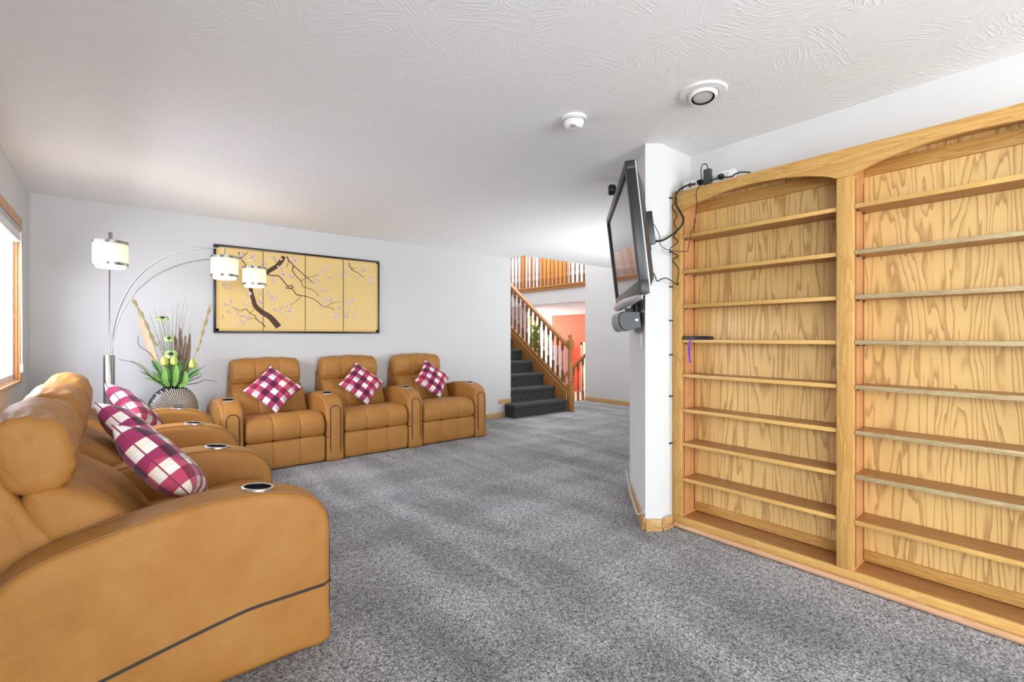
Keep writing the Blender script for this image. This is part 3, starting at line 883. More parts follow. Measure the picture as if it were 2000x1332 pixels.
# ------------------------------------------------------------------ arc lamp
LB = Vector((-.056, 5.20, 0))
lamp = thing('arc_floor_lamp', 'brushed nickel arc floor lamp with three lit white drum shades in the corner', 'lamp', LB)
MB().lathe([(.0, 0), (.165, 0), (.17, .006), (.17, .026), (.16, .034), (.045, .04), (.042, .05), (.0, .05)], 40, caps=False).build('base', M['chrome'], lamp)
MB().lathe([(.038, .04), (.038, 1.06), (.035, 1.068), (.0, 1.07)], 28, caps=False).build('pole_sleeve', M['chrome'], lamp)
MB().lathe([(.0395, .5), (.0395, .508), (.038, .51)], 28, caps=False).build('sleeve_joint', M['dark_grey'], lamp)
ends = [(at(216, 490, d=3.40), 0, 0), (at(439, 522, d=3.97), 0, 0), (at(497, 540, d=4.54), 0, 0)]
ztop = [1.955, 1.962, 1.952]
for i, (e_, dm, _) in enumerate(ends):
    d_ = Vector((e_.x - LB.x, e_.y - LB.y, 0)); Rr = d_.length; d_.normalize()
    zc = {0: 1.815, 1: 1.805, 2: 1.798}[i]
    st_ = d_ * .016
    pts = [st_ + Vector((0, 0, .9))]
    z0 = 1.0 + (.10 if i == 0 else 0)
    for q in range(0, 25):
        a = PI / 2 * q / 24
        pts.append(st_ + d_ * ((Rr - .10 - .016) * (1 - math.cos(a) ** .86)) + Vector((0, 0, z0 + (ztop[i] - z0) * math.sin(a) ** .86)))
    ea = Vector((d_.x * Rr, d_.y * Rr, ztop[i]))
    pts += [ea - d_ * .05, ea - d_ * .012, ea + Vector((0, 0, -.012)), Vector((ea.x, ea.y, zc + .085))]
    MB().tube(pts, .0055, 10).build('arm', M['chrome'], lamp)
    hh, rr = .083, .100
    sh = MB().lathe([(rr, -hh), (rr, hh), (rr - .003, hh), (rr - .003, -hh), (rr, -hh)], 48, (ea.x, ea.y, zc), caps=False).build('lamp_shade', M['shade'], lamp)
    for z in (-hh - .004, hh - .016):
        MB().lathe([(rr - .002, z), (rr + .0025, z), (rr + .0025, z + .02), (rr - .002, z + .02), (rr - .002, z)], 48, (ea.x, ea.y, zc), caps=False).build('band', M['chrome'], sh)
    MB().lathe([(.0, -hh - .022), (rr * .8, -hh - .022), (rr * .84, -hh - .012), (rr * .84, -hh + .004), (rr * .8, -hh + .004)], 40, (ea.x, ea.y, zc), caps=False).build('diffuser', M['diffuser'], sh)
    # spider that carries the shade, socket and bulb
    sp = MB().lathe([(.0, hh + .006), (.014, hh + .006), (.016, hh - .03), (.0, hh - .03)], 14, (ea.x, ea.y, zc), caps=False)
    for q in range(3):
        a = q * 2 * PI / 3 + .4
        sp.tube([(ea.x, ea.y, zc + hh - .006), (ea.x + math.cos(a) * rr, ea.y + math.sin(a) * rr, zc + hh - .006)], .0022, 5)
    sp.build('spider', M['chrome'], sh)
    MB().lathe([(.0, .05), (.012, .05), (.014, .03), (.026, .0), (.028, -.02), (.018, -.04), (.0, -.046)], 16, (ea.x, ea.y, zc), caps=False).build('bulb', M['bulb'], sh)
    pl = bpy.data.lights.new('bulb_light', 'POINT'); pl.energy = 4; pl.color = (1, .86, .66); pl.shadow_soft_size = .035
    po = bpy.data.objects.new('bulb_light', pl); C.objects.link(po); po.parent = lamp; po.location = (ea.x, ea.y, zc - .0)
MB().lathe([(.0, 0), (.011, 0), (.012, .06), (.008, .068), (.0, .07)], 14, (ends[0][0].x - LB.x, ends[0][0].y - LB.y, 1.90), caps=False).build('finial', M['chrome'], lamp)

# ------------------------------------------------------------------ vase with dried flowers
VX, VY = .385, 5.27
vs = thing('floor_vase', 'tall flat oval vase with a black and cream sunburst relief, in the corner', 'vase', (VX, VY, 0), (0, 0, R(18)))
HW, TH, ZV = .205, .10, .775
def vase_r(z):
    if z > .55: return math.sqrt(max(.09, 1 - ((z - .55) / .235) ** 2))
    return .42 + .58 * math.sin(PI / 2 * z / .55)
b = MB(); rows = 46; cols = 72; vsn = []
for i in range(rows + 1):
    z = ZV * i / rows; k = vase_r(z)
    for j in range(cols):
        a = 2 * PI * j / cols
        x, y = HW * k * math.cos(a), TH * (k ** .6) * math.sin(a)
        vsn.append((x, y, z))
fs = [(i * cols + j, i * cols + (j + 1) % cols, (i + 1) * cols + (j + 1) % cols, (i + 1) * cols + j) for i in range(rows) for j in range(cols)]
fs.append(tuple(range(cols - 1, -1, -1)))
b.add(vsn, fs)
M['vase'] = plain('black_vase_glaze', (.018, .016, .015), .4)
M['vase_rib'] = plain('cream_rib', (.60, .50, .42), .6, var=.2, scale=60)
b.build('body', M['vase'], vs, angle=80)
rb = MB()
for q in range(72):                          # raised ribs fanning out from the centre of the front face
    a = 2 * PI * q / 72
    pts = []
    for s_ in range(9):
        rad = .035 + s_ * .024 if q % 2 else .07 + s_ * .021
        x, z = rad * math.cos(a), .545 + rad * math.sin(a) * 1.05
        if z < .03 or z > ZV - .004: continue
        k = vase_r(z)
        if abs(x) > HW * k * .985: continue
        y = -TH * (k ** .6) * math.sqrt(max(0, 1 - (x / (HW * k)) ** 2)) - .001
        pts.append((x, y, z))
    if len(pts) > 2: rb.tube(pts, [.0014 + .0034 * i / len(pts) for i in range(len(pts))], 5)
o = rb.build('sunburst_ribs', M['vase_rib'], vs)
MB().lathe([(.075, 0), (.08, .004), (.07, .012)], 24, (0, 0, ZV - .006)).build('mouth', M['vase'], vs)

VP = Vector((VX, VY, ZV - .10))
def fl(u, v, y=VY): return at(u, v, y=y)
def stem_pts(u, v, y=VY, bend=.25, rootx=0.0):
    e_ = fl(u, v, y); s_ = VP + Vector((rootx + .045 * max(-1, min(1, (e_.x - VX) / .25)), 0, 0))
    m_ = s_ * .45 + e_ * .55; m_.x = s_.x + (e_.x - s_.x) * (.55 - bend * .5); m_.z += .03
    return spline([s_, m_, e_], 7)


M['stem'] = plain('green_stem', (.10, .20, .05), .6)
M['leaf'] = plain('bright_green_leaf', (.16, .36, .06), .5, var=.3)
M['leaf_dark'] = plain('deep_green_leaf', (.05, .15, .045), .5, var=.3)
M['tulip'] = plain('yellow_green_tulip', (.50, .62, .12), .5, var=.25)
M['poppy'] = plain('pale_green_poppy', (.35, .50, .18), .5, var=.2)
M['gold'] = plain('gold_twist', (.34, .25, .05), .5, 0, var=.6, scale=50)
M['grass_dry'] = plain('dry_grass', (.20, .17, .12), .8, var=.35)
M['grass_pale'] = plain('pale_grass', (.44, .41, .34), .8, var=.2)
M['brown'] = plain('brown_dried_leaf', (.17, .10, .06), .7, var=.3)
M['peach'] = plain('peach_dried_spathe', (.72, .50, .32), .7, var=.12)
M['twig'] = plain('dark_plum_twig', (.045, .022, .025), .7)


def blade(mb, pts, w):
    """thin folded leaf along pts"""
    n_ = len(pts); vv = []
    for i, p in enumerate(pts):
        t_ = (pts[min(i + 1, n_ - 1)] - pts[max(i - 1, 0)]).normalized(); nn = t_.cross(Vector((0, 1, 0)))
        nn = nn.normalized() if nn.length > 1e-4 else Vector((1, 0, 0))
        ww = w * (math.sin(PI * min(1, (i + .7) / (n_ + .2))) ** .8) * .5
        vv += [p - nn * ww, p + Vector((0, ww * .6 + .001, 0)), p + nn * ww, p + Vector((0, -.0008 + ww * .3, 0))]
    ff = []
    for i in range(n_ - 1):
        a = i * 4; c_ = a + 4
        for e_ in range(4): ff.append((a + e_, a + (e_ + 1) % 4, c_ + (e_ + 1) % 4, c_ + e_))
    mb.add(vv, ff)


for i, (u, v, lab) in enumerate(((321, 703, 'yellow-green tulip left of the pair at the front of the vase'), (340, 702, 'yellow-green tulip right of the pair at the front of the vase'), (376, 708, 'yellow-green tulip standing alone at the right of the vase'))):
    e_ = fl(u, v + 12, VY - .06)
    tl = thing('tulip', lab, 'flower', e_, group='tulips in the floor vase')
    for q in range(6):
        a = q * PI / 3 + (.2 if q % 2 else 0); pm = MB(); w_ = .030
        pr = [Vector((math.cos(a) * r_, math.sin(a) * r_, z)) for r_, z in ((.004, 0), (.022, .012), (.027, .035), (.022, .06), (.010, .084))]
        side = Vector((-math.sin(a), math.cos(a), 0)); vv = []
        for j, p in enumerate(pr):
            ww = (.006, .016, .019, .014, .002)[j]
            vv += [p - side * ww, p * 1.0 + Vector((math.cos(a), math.sin(a), 0)) * .004, p + side * ww]
        pm.add(vv, [(j * 3 + s_, j * 3 + s_ + 1, j * 3 + s_ + 4, j * 3 + s_ + 3) for j in range(4) for s_ in range(2)])
        pm.build('petal', M['tulip'], tl)
    sp = [p - e_ for p in stem_pts(u, v + 12, VY - .06)]
    MB().tube(sp, .004, 6).build('stem', M['stem'], tl)
for i, (u, v, r_, lab) in enumerate(((317, 622, .040, 'pale green poppy bloom with dark eye, highest in the vase'), (330, 661, .030, 'olive poppy bloom with brown eye in the middle of the vase'), (334, 692, .042, 'large green poppy bloom just above the tulips'))):
    e_ = fl(u, v, VY - .05)
    pp_ = thing('poppy', lab, 'flower', e_, group='poppies in the floor vase')
    m_ = Matrix.Rotation(R(60 if i else 25), 4, 'X')
    for q in range(5):
        a = q * 2 * PI / 5; pm = MB(); vv = []
        for j, (rr_, zz, ww) in enumerate(((.006, 0, .006), (.5 * r_, .010, .5 * r_), (r_, .004, .62 * r_), (1.2 * r_, -.004, .35 * r_))):
            c_ = Vector((math.cos(a) * rr_, math.sin(a) * rr_, zz)); sd = Vector((-math.sin(a), math.cos(a), .15)) * ww
            vv += [m_ @ (c_ - sd), m_ @ (c_ + Vector((0, 0, -.003))), m_ @ (c_ + sd)]
        pm.add(vv, [(j * 3 + s_, j * 3 + s_ + 1, j * 3 + s_ + 4, j * 3 + s_ + 3) for j in range(3) for s_ in range(2)])
        pm.build('petal', M['poppy'], pp_)
    MB().lathe([(.0, .0), (r_ * .42, .004), (r_ * .40, .014), (.0, .020)], 12, m=m_, caps=False).build('flower_eye', M['twig'], pp_)
    MB().tube([p - e_ for p in stem_pts(u, v + 3, VY - .05)], .003, 6).build('stem', M['stem'], pp_)
for (pts_, lab) in (([(352, 745), (318, 690), (300, 665), (282, 625), (259, 584)], 'twisted gold stick leaning left out of the vase'), ([(362, 740), (378, 700), (388, 675), (398, 640), (410, 600)], 'twisted gold stick leaning right out of the vase')):
    pts = spline([fl(u, v, VY - .02) for u, v in pts_], 14)
    n_ = len(pts); st_ = thing('twisted_stick', lab, 'dried flower', pts[0], group='twisted gold sticks')
    loc = [p - pts[0] for p in pts]
    MB().tube(loc, .0028, 6).build('core', M['gold'], st_)
    rb = MB()
    for i in range(20, n_ - 2, 1):           # bead-like spiral swellings
        rr = .004 + .013 * abs(math.sin((i - 20) * PI / 7.2))
        rb.tube([loc[i], loc[i] + (loc[i + 1] - loc[i]) * .62], rr, 9)
    rb.build('spiral_coil', M['gold'], st_)
    c_ = loc[-1]
    MB().tube([c_ + Vector((math.cos(a * PI / 5) * .011 - .0, 0, math.sin(a * PI / 5) * .011 + .01)) for a in range(10)], .0018, 5).build('curl', M['gold'], st_)
o = MB(); pts = spline([fl(u, v, VY + .03) for u, v in ((318, 745), (297, 690), (283, 650), (272, 620))], 6); blade(o, pts, .05)
tag(o.build('dried_spathe', M['peach']), 'broad peach dried leaf on the left side of the vase', 'dried flower')
for i, (u0, v0, u1, v1) in enumerate(((352, 740, 352, 640), (356, 740, 362, 655), (345, 745, 342, 655), (360, 745, 371, 650))):
    o = MB(); blade(o, spline([fl(u0, v0), fl((u0 + u1) / 2 + 2, (v0 + v1) / 2), fl(u1, v1)], 7), .034)
    tag(o.build('dried_leaf', M['brown']), ['tallest upright brown dried leaf, left of its three neighbours', 'second upright brown dried leaf behind the tulips', 'short brown dried leaf close to the middle poppy', 'brown dried leaf nearest the right twisted stick'][i], 'dried flower', 'brown leaves in the vase')
random.seed(11)
gtips = [(300, 600), (292, 612), (304, 608), (312, 596), (318, 606), (296, 640), (352, 590), (362, 578), (367, 593), (376, 606), (347, 588), (338, 603), (371, 640), (373, 655), (330, 625), (322, 640), (310, 640), (306, 655), (343, 630), (336, 645), (358, 612), (364, 628), (286, 632), (316, 655), (380, 622), (327, 615), (350, 618)]
for i, (u, v) in enumerate(gtips):
    o = MB(); pts = stem_pts(u, v, VY + random.uniform(-.05, .06), random.uniform(-.1, .5), random.uniform(-.03, .03)); o.tube(pts, [.0032 * (1 - .75 * j / len(pts)) for j in range(len(pts))], 5)
    pale = i % 3 == 0
    tag(o.build('grass_blade', M['grass_pale' if pale else 'grass_dry']), 'thin pale grass blade rising from the vase' if pale else 'thin brown grass blade rising from the vase', 'dried flower', 'pale grass in the vase' if pale else 'brown grass in the vase')
for i, pts_ in enumerate(([(332, 752), (300, 738), (272, 712), (232, 702)], [(330, 754), (306, 745), (280, 722), (256, 704)], [(325, 745), (297, 695), (272, 675), (270, 655)], [(358, 752), (385, 748), (400, 742), (424, 745)], [(352, 750), (375, 742), (390, 735), (394, 728)], [(345, 752), (318, 735), (300, 728)], [(340, 750), (356, 725), (362, 718)])):
    o = MB(); pts = spline([fl(u, v, VY - .05) for u, v in pts_], 6); o.tube(pts, [.0042 * (1 - .6 * j / len(pts)) for j in range(len(pts))], 6)
    tag(o.build('twig', M['twig']), ['dark twig reaching far left towards the lamp pole', 'dark twig under the far-left one, slanting up', 'dark crooked twig with upright tip at left of the vase', 'twig reaching right towards the first recliner', 'short dark twig at right of the tulips', 'plum twig low at left of the vase mouth', 'short plum twig between the tulips'][i], 'twig', 'twigs in the vase')
leafs = []
for i in range(60):
    a = random.uniform(-1, 1)
    leafs.append((334 + a * 62 + random.uniform(-8, 8), 752 - random.uniform(18, 68) * (1 - .30 * abs(a))))
for i, (u, v) in enumerate(leafs):
    o = MB(); y = VY + random.uniform(-.09, .03)
    s_ = VP + Vector((.05 * (u - 336) / 56, (y - VY) * .4, .08)); e_ = fl(u, v, y); m_ = s_ * .5 + e_ * .5 + Vector((0, 0, .02))
    blade(o, spline([s_, m_, e_], 5), random.uniform(.006, .018))
    dk = i % 2
    tag(o.build('green_leaf', M['leaf_dark' if dk else 'leaf']), 'deep green slender leaf at the mouth of the vase' if dk else 'bright green slender leaf at the mouth of the vase', 'leaf', 'deep green leaves' if dk else 'bright green leaves')
for i, (u, v) in enumerate(((322, 728), (344, 722), (362, 735))):
    o = MB(); blade(o, spline([fl(336 + (u - 336) * .5, 755, VY - .09), fl(u, v + 12, VY - .11), fl(u, v - 10, VY - .10)], 6), .045)
    tag(o.build('tulip_leaf', M['leaf']), ['broad light green leaf below the left tulip', 'broad light green leaf in the middle of the vase', 'broad light green leaf at right of the vase mouth'][i], 'leaf')

# ------------------------------------------------------------------ television and what hangs beside it
ex, ey = .7240, .6897                        # along the angled wall
TC = Vector((2.513, 1.937, 1.79))
TROT = math.atan2(-ey, -ex)
tv = thing('television', 'large black flat television tilted down on the angled white wall', 'television', TC, (R(6.5), 0, TROT))
TW, TH_ = 1.25, .70
b = MB()
for lo, hi in (((-TW / 2, 0, -TH_ / 2), (TW / 2, .05, -TH_ / 2 + .075)), ((-TW / 2, 0, TH_ / 2 - .045), (TW / 2, .05, TH_ / 2)), ((-TW / 2, 0, -TH_ / 2 + .07), (-TW / 2 + .045, .05, TH_ / 2 - .04)), ((TW / 2 - .045, 0, -TH_ / 2 + .07), (TW / 2, .05, TH_ / 2 - .04))):
    b.box(lo, hi, .004, 2)
b.build('bezel', M['black'], tv)
MB().box((-TW / 2 + .04, .012, -TH_ / 2 + .07), (TW / 2 - .04, .02, TH_ / 2 - .04)).build('screen', M['screen'], tv)
bz = [(-TW / 2 + .03, -TH_ / 2 + .03), (TW / 2 - .03, -TH_ / 2 + .03), (TW / 2 - .03, TH_ / 2 - .03), (-TW / 2 + .03, TH_ / 2 - .03)]
b = MB(); v_ = []
for s_, y in ((1, .05), (.985, .062), (.80, .105)):
    v_ += [(x * s_, y, z * s_) for x, z in bz]
b.add(v_, [(i * 4 + j, i * 4 + (j + 1) % 4, i * 4 + 4 + (j + 1) % 4, i * 4 + 4 + j) for i in range(2) for j in range(4)] + [(8, 9, 10, 11), (0, 3, 2, 1)], False)
b.build('rear_housing', M['dark_grey'], tv)
MB().box((-TW / 2 + .005, .05, -TH_ / 2 + .005), (TW / 2 - .005, .056, TH_ / 2 - .005)).build('housing_seam', M['silver'], tv)
# silver speaker chin bowed forward below the screen
b = MB(); n_ = 24; v_ = []
for i in range(n_ + 1):
    s_ = -1 + 2 * i / n_; x = s_ * TW * .47; w_ = .075 * (1 - s_ * s_) ** .5 + .004
    for j in range(12):
        a = 2 * PI * j / 12
        v_.append((x, .015 - w_ * .5 + w_ * .5 * math.cos(a), -TH_ / 2 - .012 + .028 * math.sin(a) * (1 - .5 * s_ * s_)))
b.add(v_, [(i * 12 + j, i * 12 + (j + 1) % 12, (i + 1) * 12 + (j + 1) % 12, (i + 1) * 12 + j) for i in range(n_) for j in range(12)] + [tuple(range(12)), tuple(n_ * 12 + j for j in range(12))])
b.build('speaker_chin', M['silver'], tv)
# bracket between the set and the wall
b = MB(); b.box((-.30, .105, -.13), (-.26, .13, .13), .004); b.box((.26, .105, -.08), (.30, .13, .13), .004); b.box((-.34, .12, .02), (.34, .135, .07), .004); b.box((-.34, .12, -.09), (.34, .135, -.04), .004)
b.build('mount', M['black'], tv)
MB().box((.36, .09, -.06), (.385, .155, .13), .006).build('mount_lever', M['black'], tv)

sp_c = Vector((PB[0], PB[1], 0)) + Vector((ex, ey, 0)) * .265
spk = thing('centre_speaker', 'grey centre loudspeaker with rounded front on the wall below the television', 'speaker', sp_c + Vector((-.6897 * .085, .724 * .085, 1.325)), (R(6), 0, TROT))
b = MB(); v_ = []; prof_ = [(.06, -.052), (-.035, -.065), (-.058, -.055), (-.072, -.03), (-.078, 0), (-.075, .03), (-.062, .055), (-.04, .065), (.06, .052)]
for i in range(13):
    s_ = -1 + 2 * i / 12; x = s_ * .20
    v_ += [(x, (y - .012 * (1 - s_ * s_)) if y < 0 else y, z) for y, z in prof_]
n_ = len(prof_)
b.add(v_, [(i * n_ + j, i * n_ + (j + 1) % n_, (i + 1) * n_ + (j + 1) % n_, (i + 1) * n_ + j) for i in range(12) for j in range(n_)] + [tuple(range(n_)), tuple(12 * n_ + j for j in range(n_))])
b.build('grille', M['mid_grey'], spk)
for s_ in (-1, 1):
    c_ = MB(); v_ = []
    for x in (.200, .236):
        v_ += [(s_ * x, y * (1 if x < .21 else .93) + .002, z * (1 if x < .21 else .93)) for y, z in prof_]
    c_.add(v_, [(j, (j + 1) % n_, n_ + (j + 1) % n_, n_ + j) for j in range(n_)] + [tuple(range(n_)), tuple(n_ + j for j in range(n_))])
    c_.build('end_cap', M['dark_grey'], spk, angle=20)
    MB().tube([(s_ * .2, y - .004, z * 1.02) for y, z in prof_[1:8]], .003, 6).build('trim_strip', M['silver'], spk)
MB().box((.236, .025, -.008), (.239, .045, .008), .001).build('terminal', M['silver'], spk)
b = MB(); b.box((-.10, .055, -.03), (.10, .07, .12), .003); b.box((-.02, .0, .06), (.02, .07, .09), .003)
b.build('bracket', M['dark_grey'], spk)

cm = at(1195, 371, d=3.72)
cb = thing('satellite_speaker', 'small round black speaker sticking out behind the top of the television', 'speaker', cm, (0, 0, TROT))
MB().lathe([(.0, -.03), (.030, -.03), (.040, -.018), (.042, .012), (.034, .026), (.0, .028)], 20, m=Matrix.Rotation(R(90), 4, 'X'), caps=False).build('housing', M['black'], cb)
for a in range(5):
    MB().lathe([(.0, 0), (.004, 0), (.004, .003), (.0, .003)], 8, m=Matrix.Translation((math.cos(a * 1.257) * .022, -.028, math.sin(a * 1.257) * .022)) @ Matrix.Rotation(R(90), 4, 'X')).build('screw', M['silver'], cb)
MB().tube([(0, .02, 0), (-.03, .06, -.03), (-.04, .13, -.16)], .008, 8).build('stem', M['black'], cb)

nrm = Vector((-.6897, .724, 0))
for i, (a, z, h_, w_, lab) in enumerate(((.135, 1.19, .058, .036, 'white light switch plate on the angled wall below the speaker'),)):
    p = Vector((PB[0] + ex * a, PB[1] + ey * a, z)) + nrm * .001
    sw = thing('light_switch', lab, 'switch', p, (0, 0, TROT))
    MB().box((-w_, -.006, -h_), (w_, 0, h_), .003, 2).build('plate', M['white'], sw)
    MB().box((-.017, -.010, -.034), (.017, -.005, .034), .003, 2).build('rocker', M['white'], sw)
    for z_ in (-.047, .047):
        MB().lathe([(.0, 0), (.0035, 0), (.003, .0012), (0, .0012)], 8, m=Matrix.Translation((0, -.0065, z_)) @ Matrix.Rotation(R(90), 4, 'X'), caps=False).build('screw', M['silver'], sw)

# cables
XC = XB - .008
def cable(name, pts, r_, mat, lab, n_=7):
    o = MB().tube(spline(pts, n_), r_, 7).build(name, mat); return tag(o, lab, 'cable')


cable('power_cable', [at(1262, 463, d=2.93), at(1275, 470, d=2.88), at(1292, 470, d=2.86), at(1310, 460, x=XC - .055), at(1330, 442, x=XC - .03), at(1334, 425, x=XC - .012), at(1322, 402, x=XC - .01), at(1319, 385, x=XC - .01), at(1326, 372, x=XC - .01), at(1340, 363, x=XC), at(1352, 360, x=2.80), at(1362, 359, x=2.83)], .0062, M['cable'], 'thick black cable looping from the television to the white power strip')
cable('signal_cable', [at(1264, 432, d=2.93), at(1276, 437, d=2.88), at(1288, 460, d=2.86), at(1290, 478, d=2.86), at(1305, 488, d=2.9), at(1340, 491, x=XC - .015), at(1344, 484, x=XC - .008), at(1350, 455, x=XC - .006), at(1357, 436, x=XC - .005), at(1361, 400, x=XC - .005), at(1360, 376, x=XC - .006), at(1365, 366, x=XC - .004), at(1372, 358, x=2.79)], .0022, M['cable'], 'thin black wire drooping across the left bay of the bookcase')
zig = [(1318, 373), (1322, 390), (1313, 405), (1322, 420), (1317, 433), (1322, 452), (1315, 462), (1324, 472), (1308, 488), (1325, 500), (1313, 508), (1325, 525), (1323, 550), (1324, 556), (1300, 543), (1284, 549), (1280, 540), (1275, 532), (1270, 536)]
cable('curly_cable', [at(u, v, x=XC - .006) if u > 1311 else at(u, v, d=2.95) for u, v in zig], .0032, M['cable'], 'kinked black wire zigzagging down the left stile of the bookcase', 5)
pts = [Vector((2.752, 1.700 - .024, 2.10))] 
wc = MB(); P0 = (2.742, 1.674)
wc.tube(spline([(2.79, 1.705, 2.153), (2.752, 1.706, 2.155), (2.740, 1.709, 2.12)] + [(2.740 + .003 * math.sin(k * 1.7), 1.709, 2.05 - k * .195) for k in range(0, 11)] + [(2.70, 1.697, .085), (2.655, 1.696, .082)], 6), .0028, 6)
wcb = tag(wc.build('white_cable', M['white_cable']), 'thin white cable clipped down the corner beside the bookcase', 'cable')
for k, v in enumerate((386, 492, 560, 626, 693, 774, 866, 1010)):
    p = at(1308, v, y=1.708)
    MB().box((-.014, -.006, -.004), (.014, .006, .004), .001).build('cable_clip', M['black'], wcb, (2.740, 1.708, p.z))
o = MB().tube(spline([(2.557, 1.765, .10), (2.60, 1.845, .055), (2.75, 1.985, .055), (2.95, 2.17, .075), (3.12, 2.33, .14)], 6), .0045, 6)
o.v = [(x - .010, y + .010, z + .022) for x, y, z in o.v]
tag(o.build('floor_cable', M['white_cable']), 'white cable lying along the skirting of the angled wall', 'cable')

# power strip on the bookcase
SX = 2.835
ps = thing('power_strip', 'white power strip with red switch on top of the bookcase', 'power strip', (SX, 1.50, ZT + .003), (R(-1), 0, 0))
MB().box((-.02, -.165, .0), (.02, .165, .070), .004, 2).build('casing', M['white'], ps)
MB().box((-.024, .108, .026), (-.019, .125, .056), .002).build('rocker_switch', M['red'], ps)
for y in (.06, .015, -.03, -.075, -.12):
    s_ = MB()
    for dy, dz in ((-.007, .052), (.007, .052), (0, .036)):
        s_.box((-.0208, y + dy - .0018, dz - .004), (-.0196, y + dy + .0018, dz + .004))
    s_.build('socket', M['dark_grey'], ps)
def plug(lab, y, z, big=False):
    o = thing('adapter_plug' if big else 'plug', lab, 'plug', (SX - .02, y, z))
    if big:
        MB().box((-.034, -.022, -.035), (0, .022, .06), .005, 2).build('body', M['dark_grey'], o)
        MB().tube(spline([(-.018, 0, .06), (-.02, .006, .09), (-.02, .03, .098), (-.022, .042, .07), (-.03, .034, .02), (-.03, .03, -.03)], 6), .003, 6).build('lead', M['cable'], o)
    else:
        MB().lathe([(.0, 0), (.017, 0), (.019, .010), (.012, .026), (.006, .04), (.0, .04)], 14, m=Matrix.Rotation(R(-90), 4, 'Y'), caps=False).build('body', M['black'], o)
    return o
plug('round black plug beside the red switch of the power strip', 1.545, ZT + .042)
plug('black adapter block standing up out of the power strip', 1.49, ZT + .045, True)
plug('small black plug at the far socket of the power strip', 1.41, ZT + .042)
cable('loose_cable', [at(1378, 356, x=2.80), at(1402, 348, x=2.79), at(1428, 345, x=2.80), at(1436, 340, x=2.82), at(1448, 336, x=2.84), at(1466, 337, x=2.86)], .004, M['cable'], 'black cable curling behind the bookcase top at the end of the strip')

# remote with a purple strap on the fourth shelf
rm = thing('remote_control', 'black remote control with purple strap on the left bay shelf', 'remote', (2.79, 1.555, 1.2035), (0, 0, R(4)))
MB().box((-.024, -.095, 0), (.024, .085, .021), .007, 3).build('body', M['black'], rm)
for i in range(5):
    for j in range(3):
        MB().box((-.014 + j * .011, -.06 + i * .026, .0205), (-.007 + j * .011, -.05 + i * .026, .0235), .001).build('button', M['mid_grey'], rm)
b = MB(); path = spline([(-.020, .010, .018), (-.030, .018, .006), (-.036, .034, -.02), (-.036, .036, -.08), (-.037, .028, -.146)], 6)
v_ = []
for i, p in enumerate(path):
    v_ += [p + Vector((0, -.006, 0)), p + Vector((0, .006, 0)), p + Vector((.002, .006, 0)), p + Vector((.002, -.006, 0))]
b.add(v_, [(i * 4 + j, i * 4 + (j + 1) % 4, i * 4 + 4 + (j + 1) % 4, i * 4 + 4 + j) for i in range(len(path) - 1) for j in range(4)] + [(0, 1, 2, 3), tuple(len(path) * 4 - 4 + j for j in range(4))])
so = b.build('strap', M['purple'], rm); so['label'] = 'purple wrist strap'
MB().box((-.041, .026, -.064), (-.032, .044, -.052), .002).build('strap_slider', M['purple'], so)

# ------------------------------------------------------------------ ceiling fittings
sd = thing('smoke_detector', 'white round smoke detector on the ceiling', 'smoke detector', (1.955, 1.822, ZC))
MB().lathe([(.0, 0), (.068, 0), (.069, -.006), (.066, -.015), (.0, -.015)], 40, caps=False).build('mounting_plate', M['white'], sd)
MB().lathe([(.0, -.015), (.057, -.015), (.058, -.028), (.052, -.048), (.040, -.062), (.0, -.066)], 40, caps=False).build('cover', M['white'], sd)
MB().lathe([(.0575, -.020), (.0590, -.022), (.0585, -.024)], 40, caps=False).build('vent_slot', M['dark_grey'], sd)
MB().lathe([(.0, 0), (.018, 0), (.018, -.004), (.012, -.007), (.0, -.007)], 16, m=Matrix.Translation((-.030, -.022, -.057)), caps=False).build('test_button', M['lens'], sd)
ey_ = thing('eyeball_light', 'white recessed eyeball light on the ceiling', 'ceiling light', (2.245, 1.222, ZC))
MB().lathe([(.070, 0), (.112, 0), (.113, -.004), (.108, -.010), (.078, -.014), (.070, -.006)], 48, caps=False).build('trim_ring', M['white'], ey_)
em = Matrix.Translation((0, 0, .008)) @ Matrix.Rotation(R(-6), 4, 'X') @ Matrix.Rotation(R(8), 4, 'Y')
MB().lathe([(.070, .0), (.071, -.014), (.067, -.032), (.060, -.043), (.055, -.044), (.053, -.036)], 44, m=em, caps=False).build('eyeball', M['white'], ey_)
MB().lathe([(.053, -.044), (.050, -.030), (.047, -.030)], 44, m=em, caps=False).build('inner_gap', M['black'], ey_)
MB().lathe([(.0, -.040), (.030, -.040), (.046, -.037), (.047, -.03)], 36, m=em, caps=False).build('lens', M['lens'], ey_)

# ------------------------------------------------------------------ staircase
SXL, SXR = 4.69, 5.69
st = thing('staircase', 'carpeted stairs in shade-darkened charcoal climbing away behind the far wall', 'staircase', (0, 0, 0))
RISE, RUN, SY0 = .2, .28, 5.44
def step_mesh(x0, x1, y0, y1, z0, z1, left_return=False):
    b = MB()
    # body below, rounded nosing on top
    b.box((x0, y0 + .03, z0), (x1, y1, z1 - .03))
    b.box((x0 - (.018 if left_return else 0), y0, z1 - .062), (x1 - .002, y1, z1), .028, 4)
    return b
step_mesh(4.575, SXR, SY0, 5.698, 0, RISE, True).build('step', M['stair_carpet'], st)
MB().box((SXL + .003, 5.69, 0), (SXR, 5.99, RISE)).build('step_base', M['stair_carpet'], st)
for k in range(1, 11):
    step_mesh(SXL + .003, SXR, SY0 + RUN * k, SY0 + RUN * (k + 1) + .03, RISE * k - .02 if k else 0, RISE * (k + 1)).build('step', M['stair_carpet'], st)
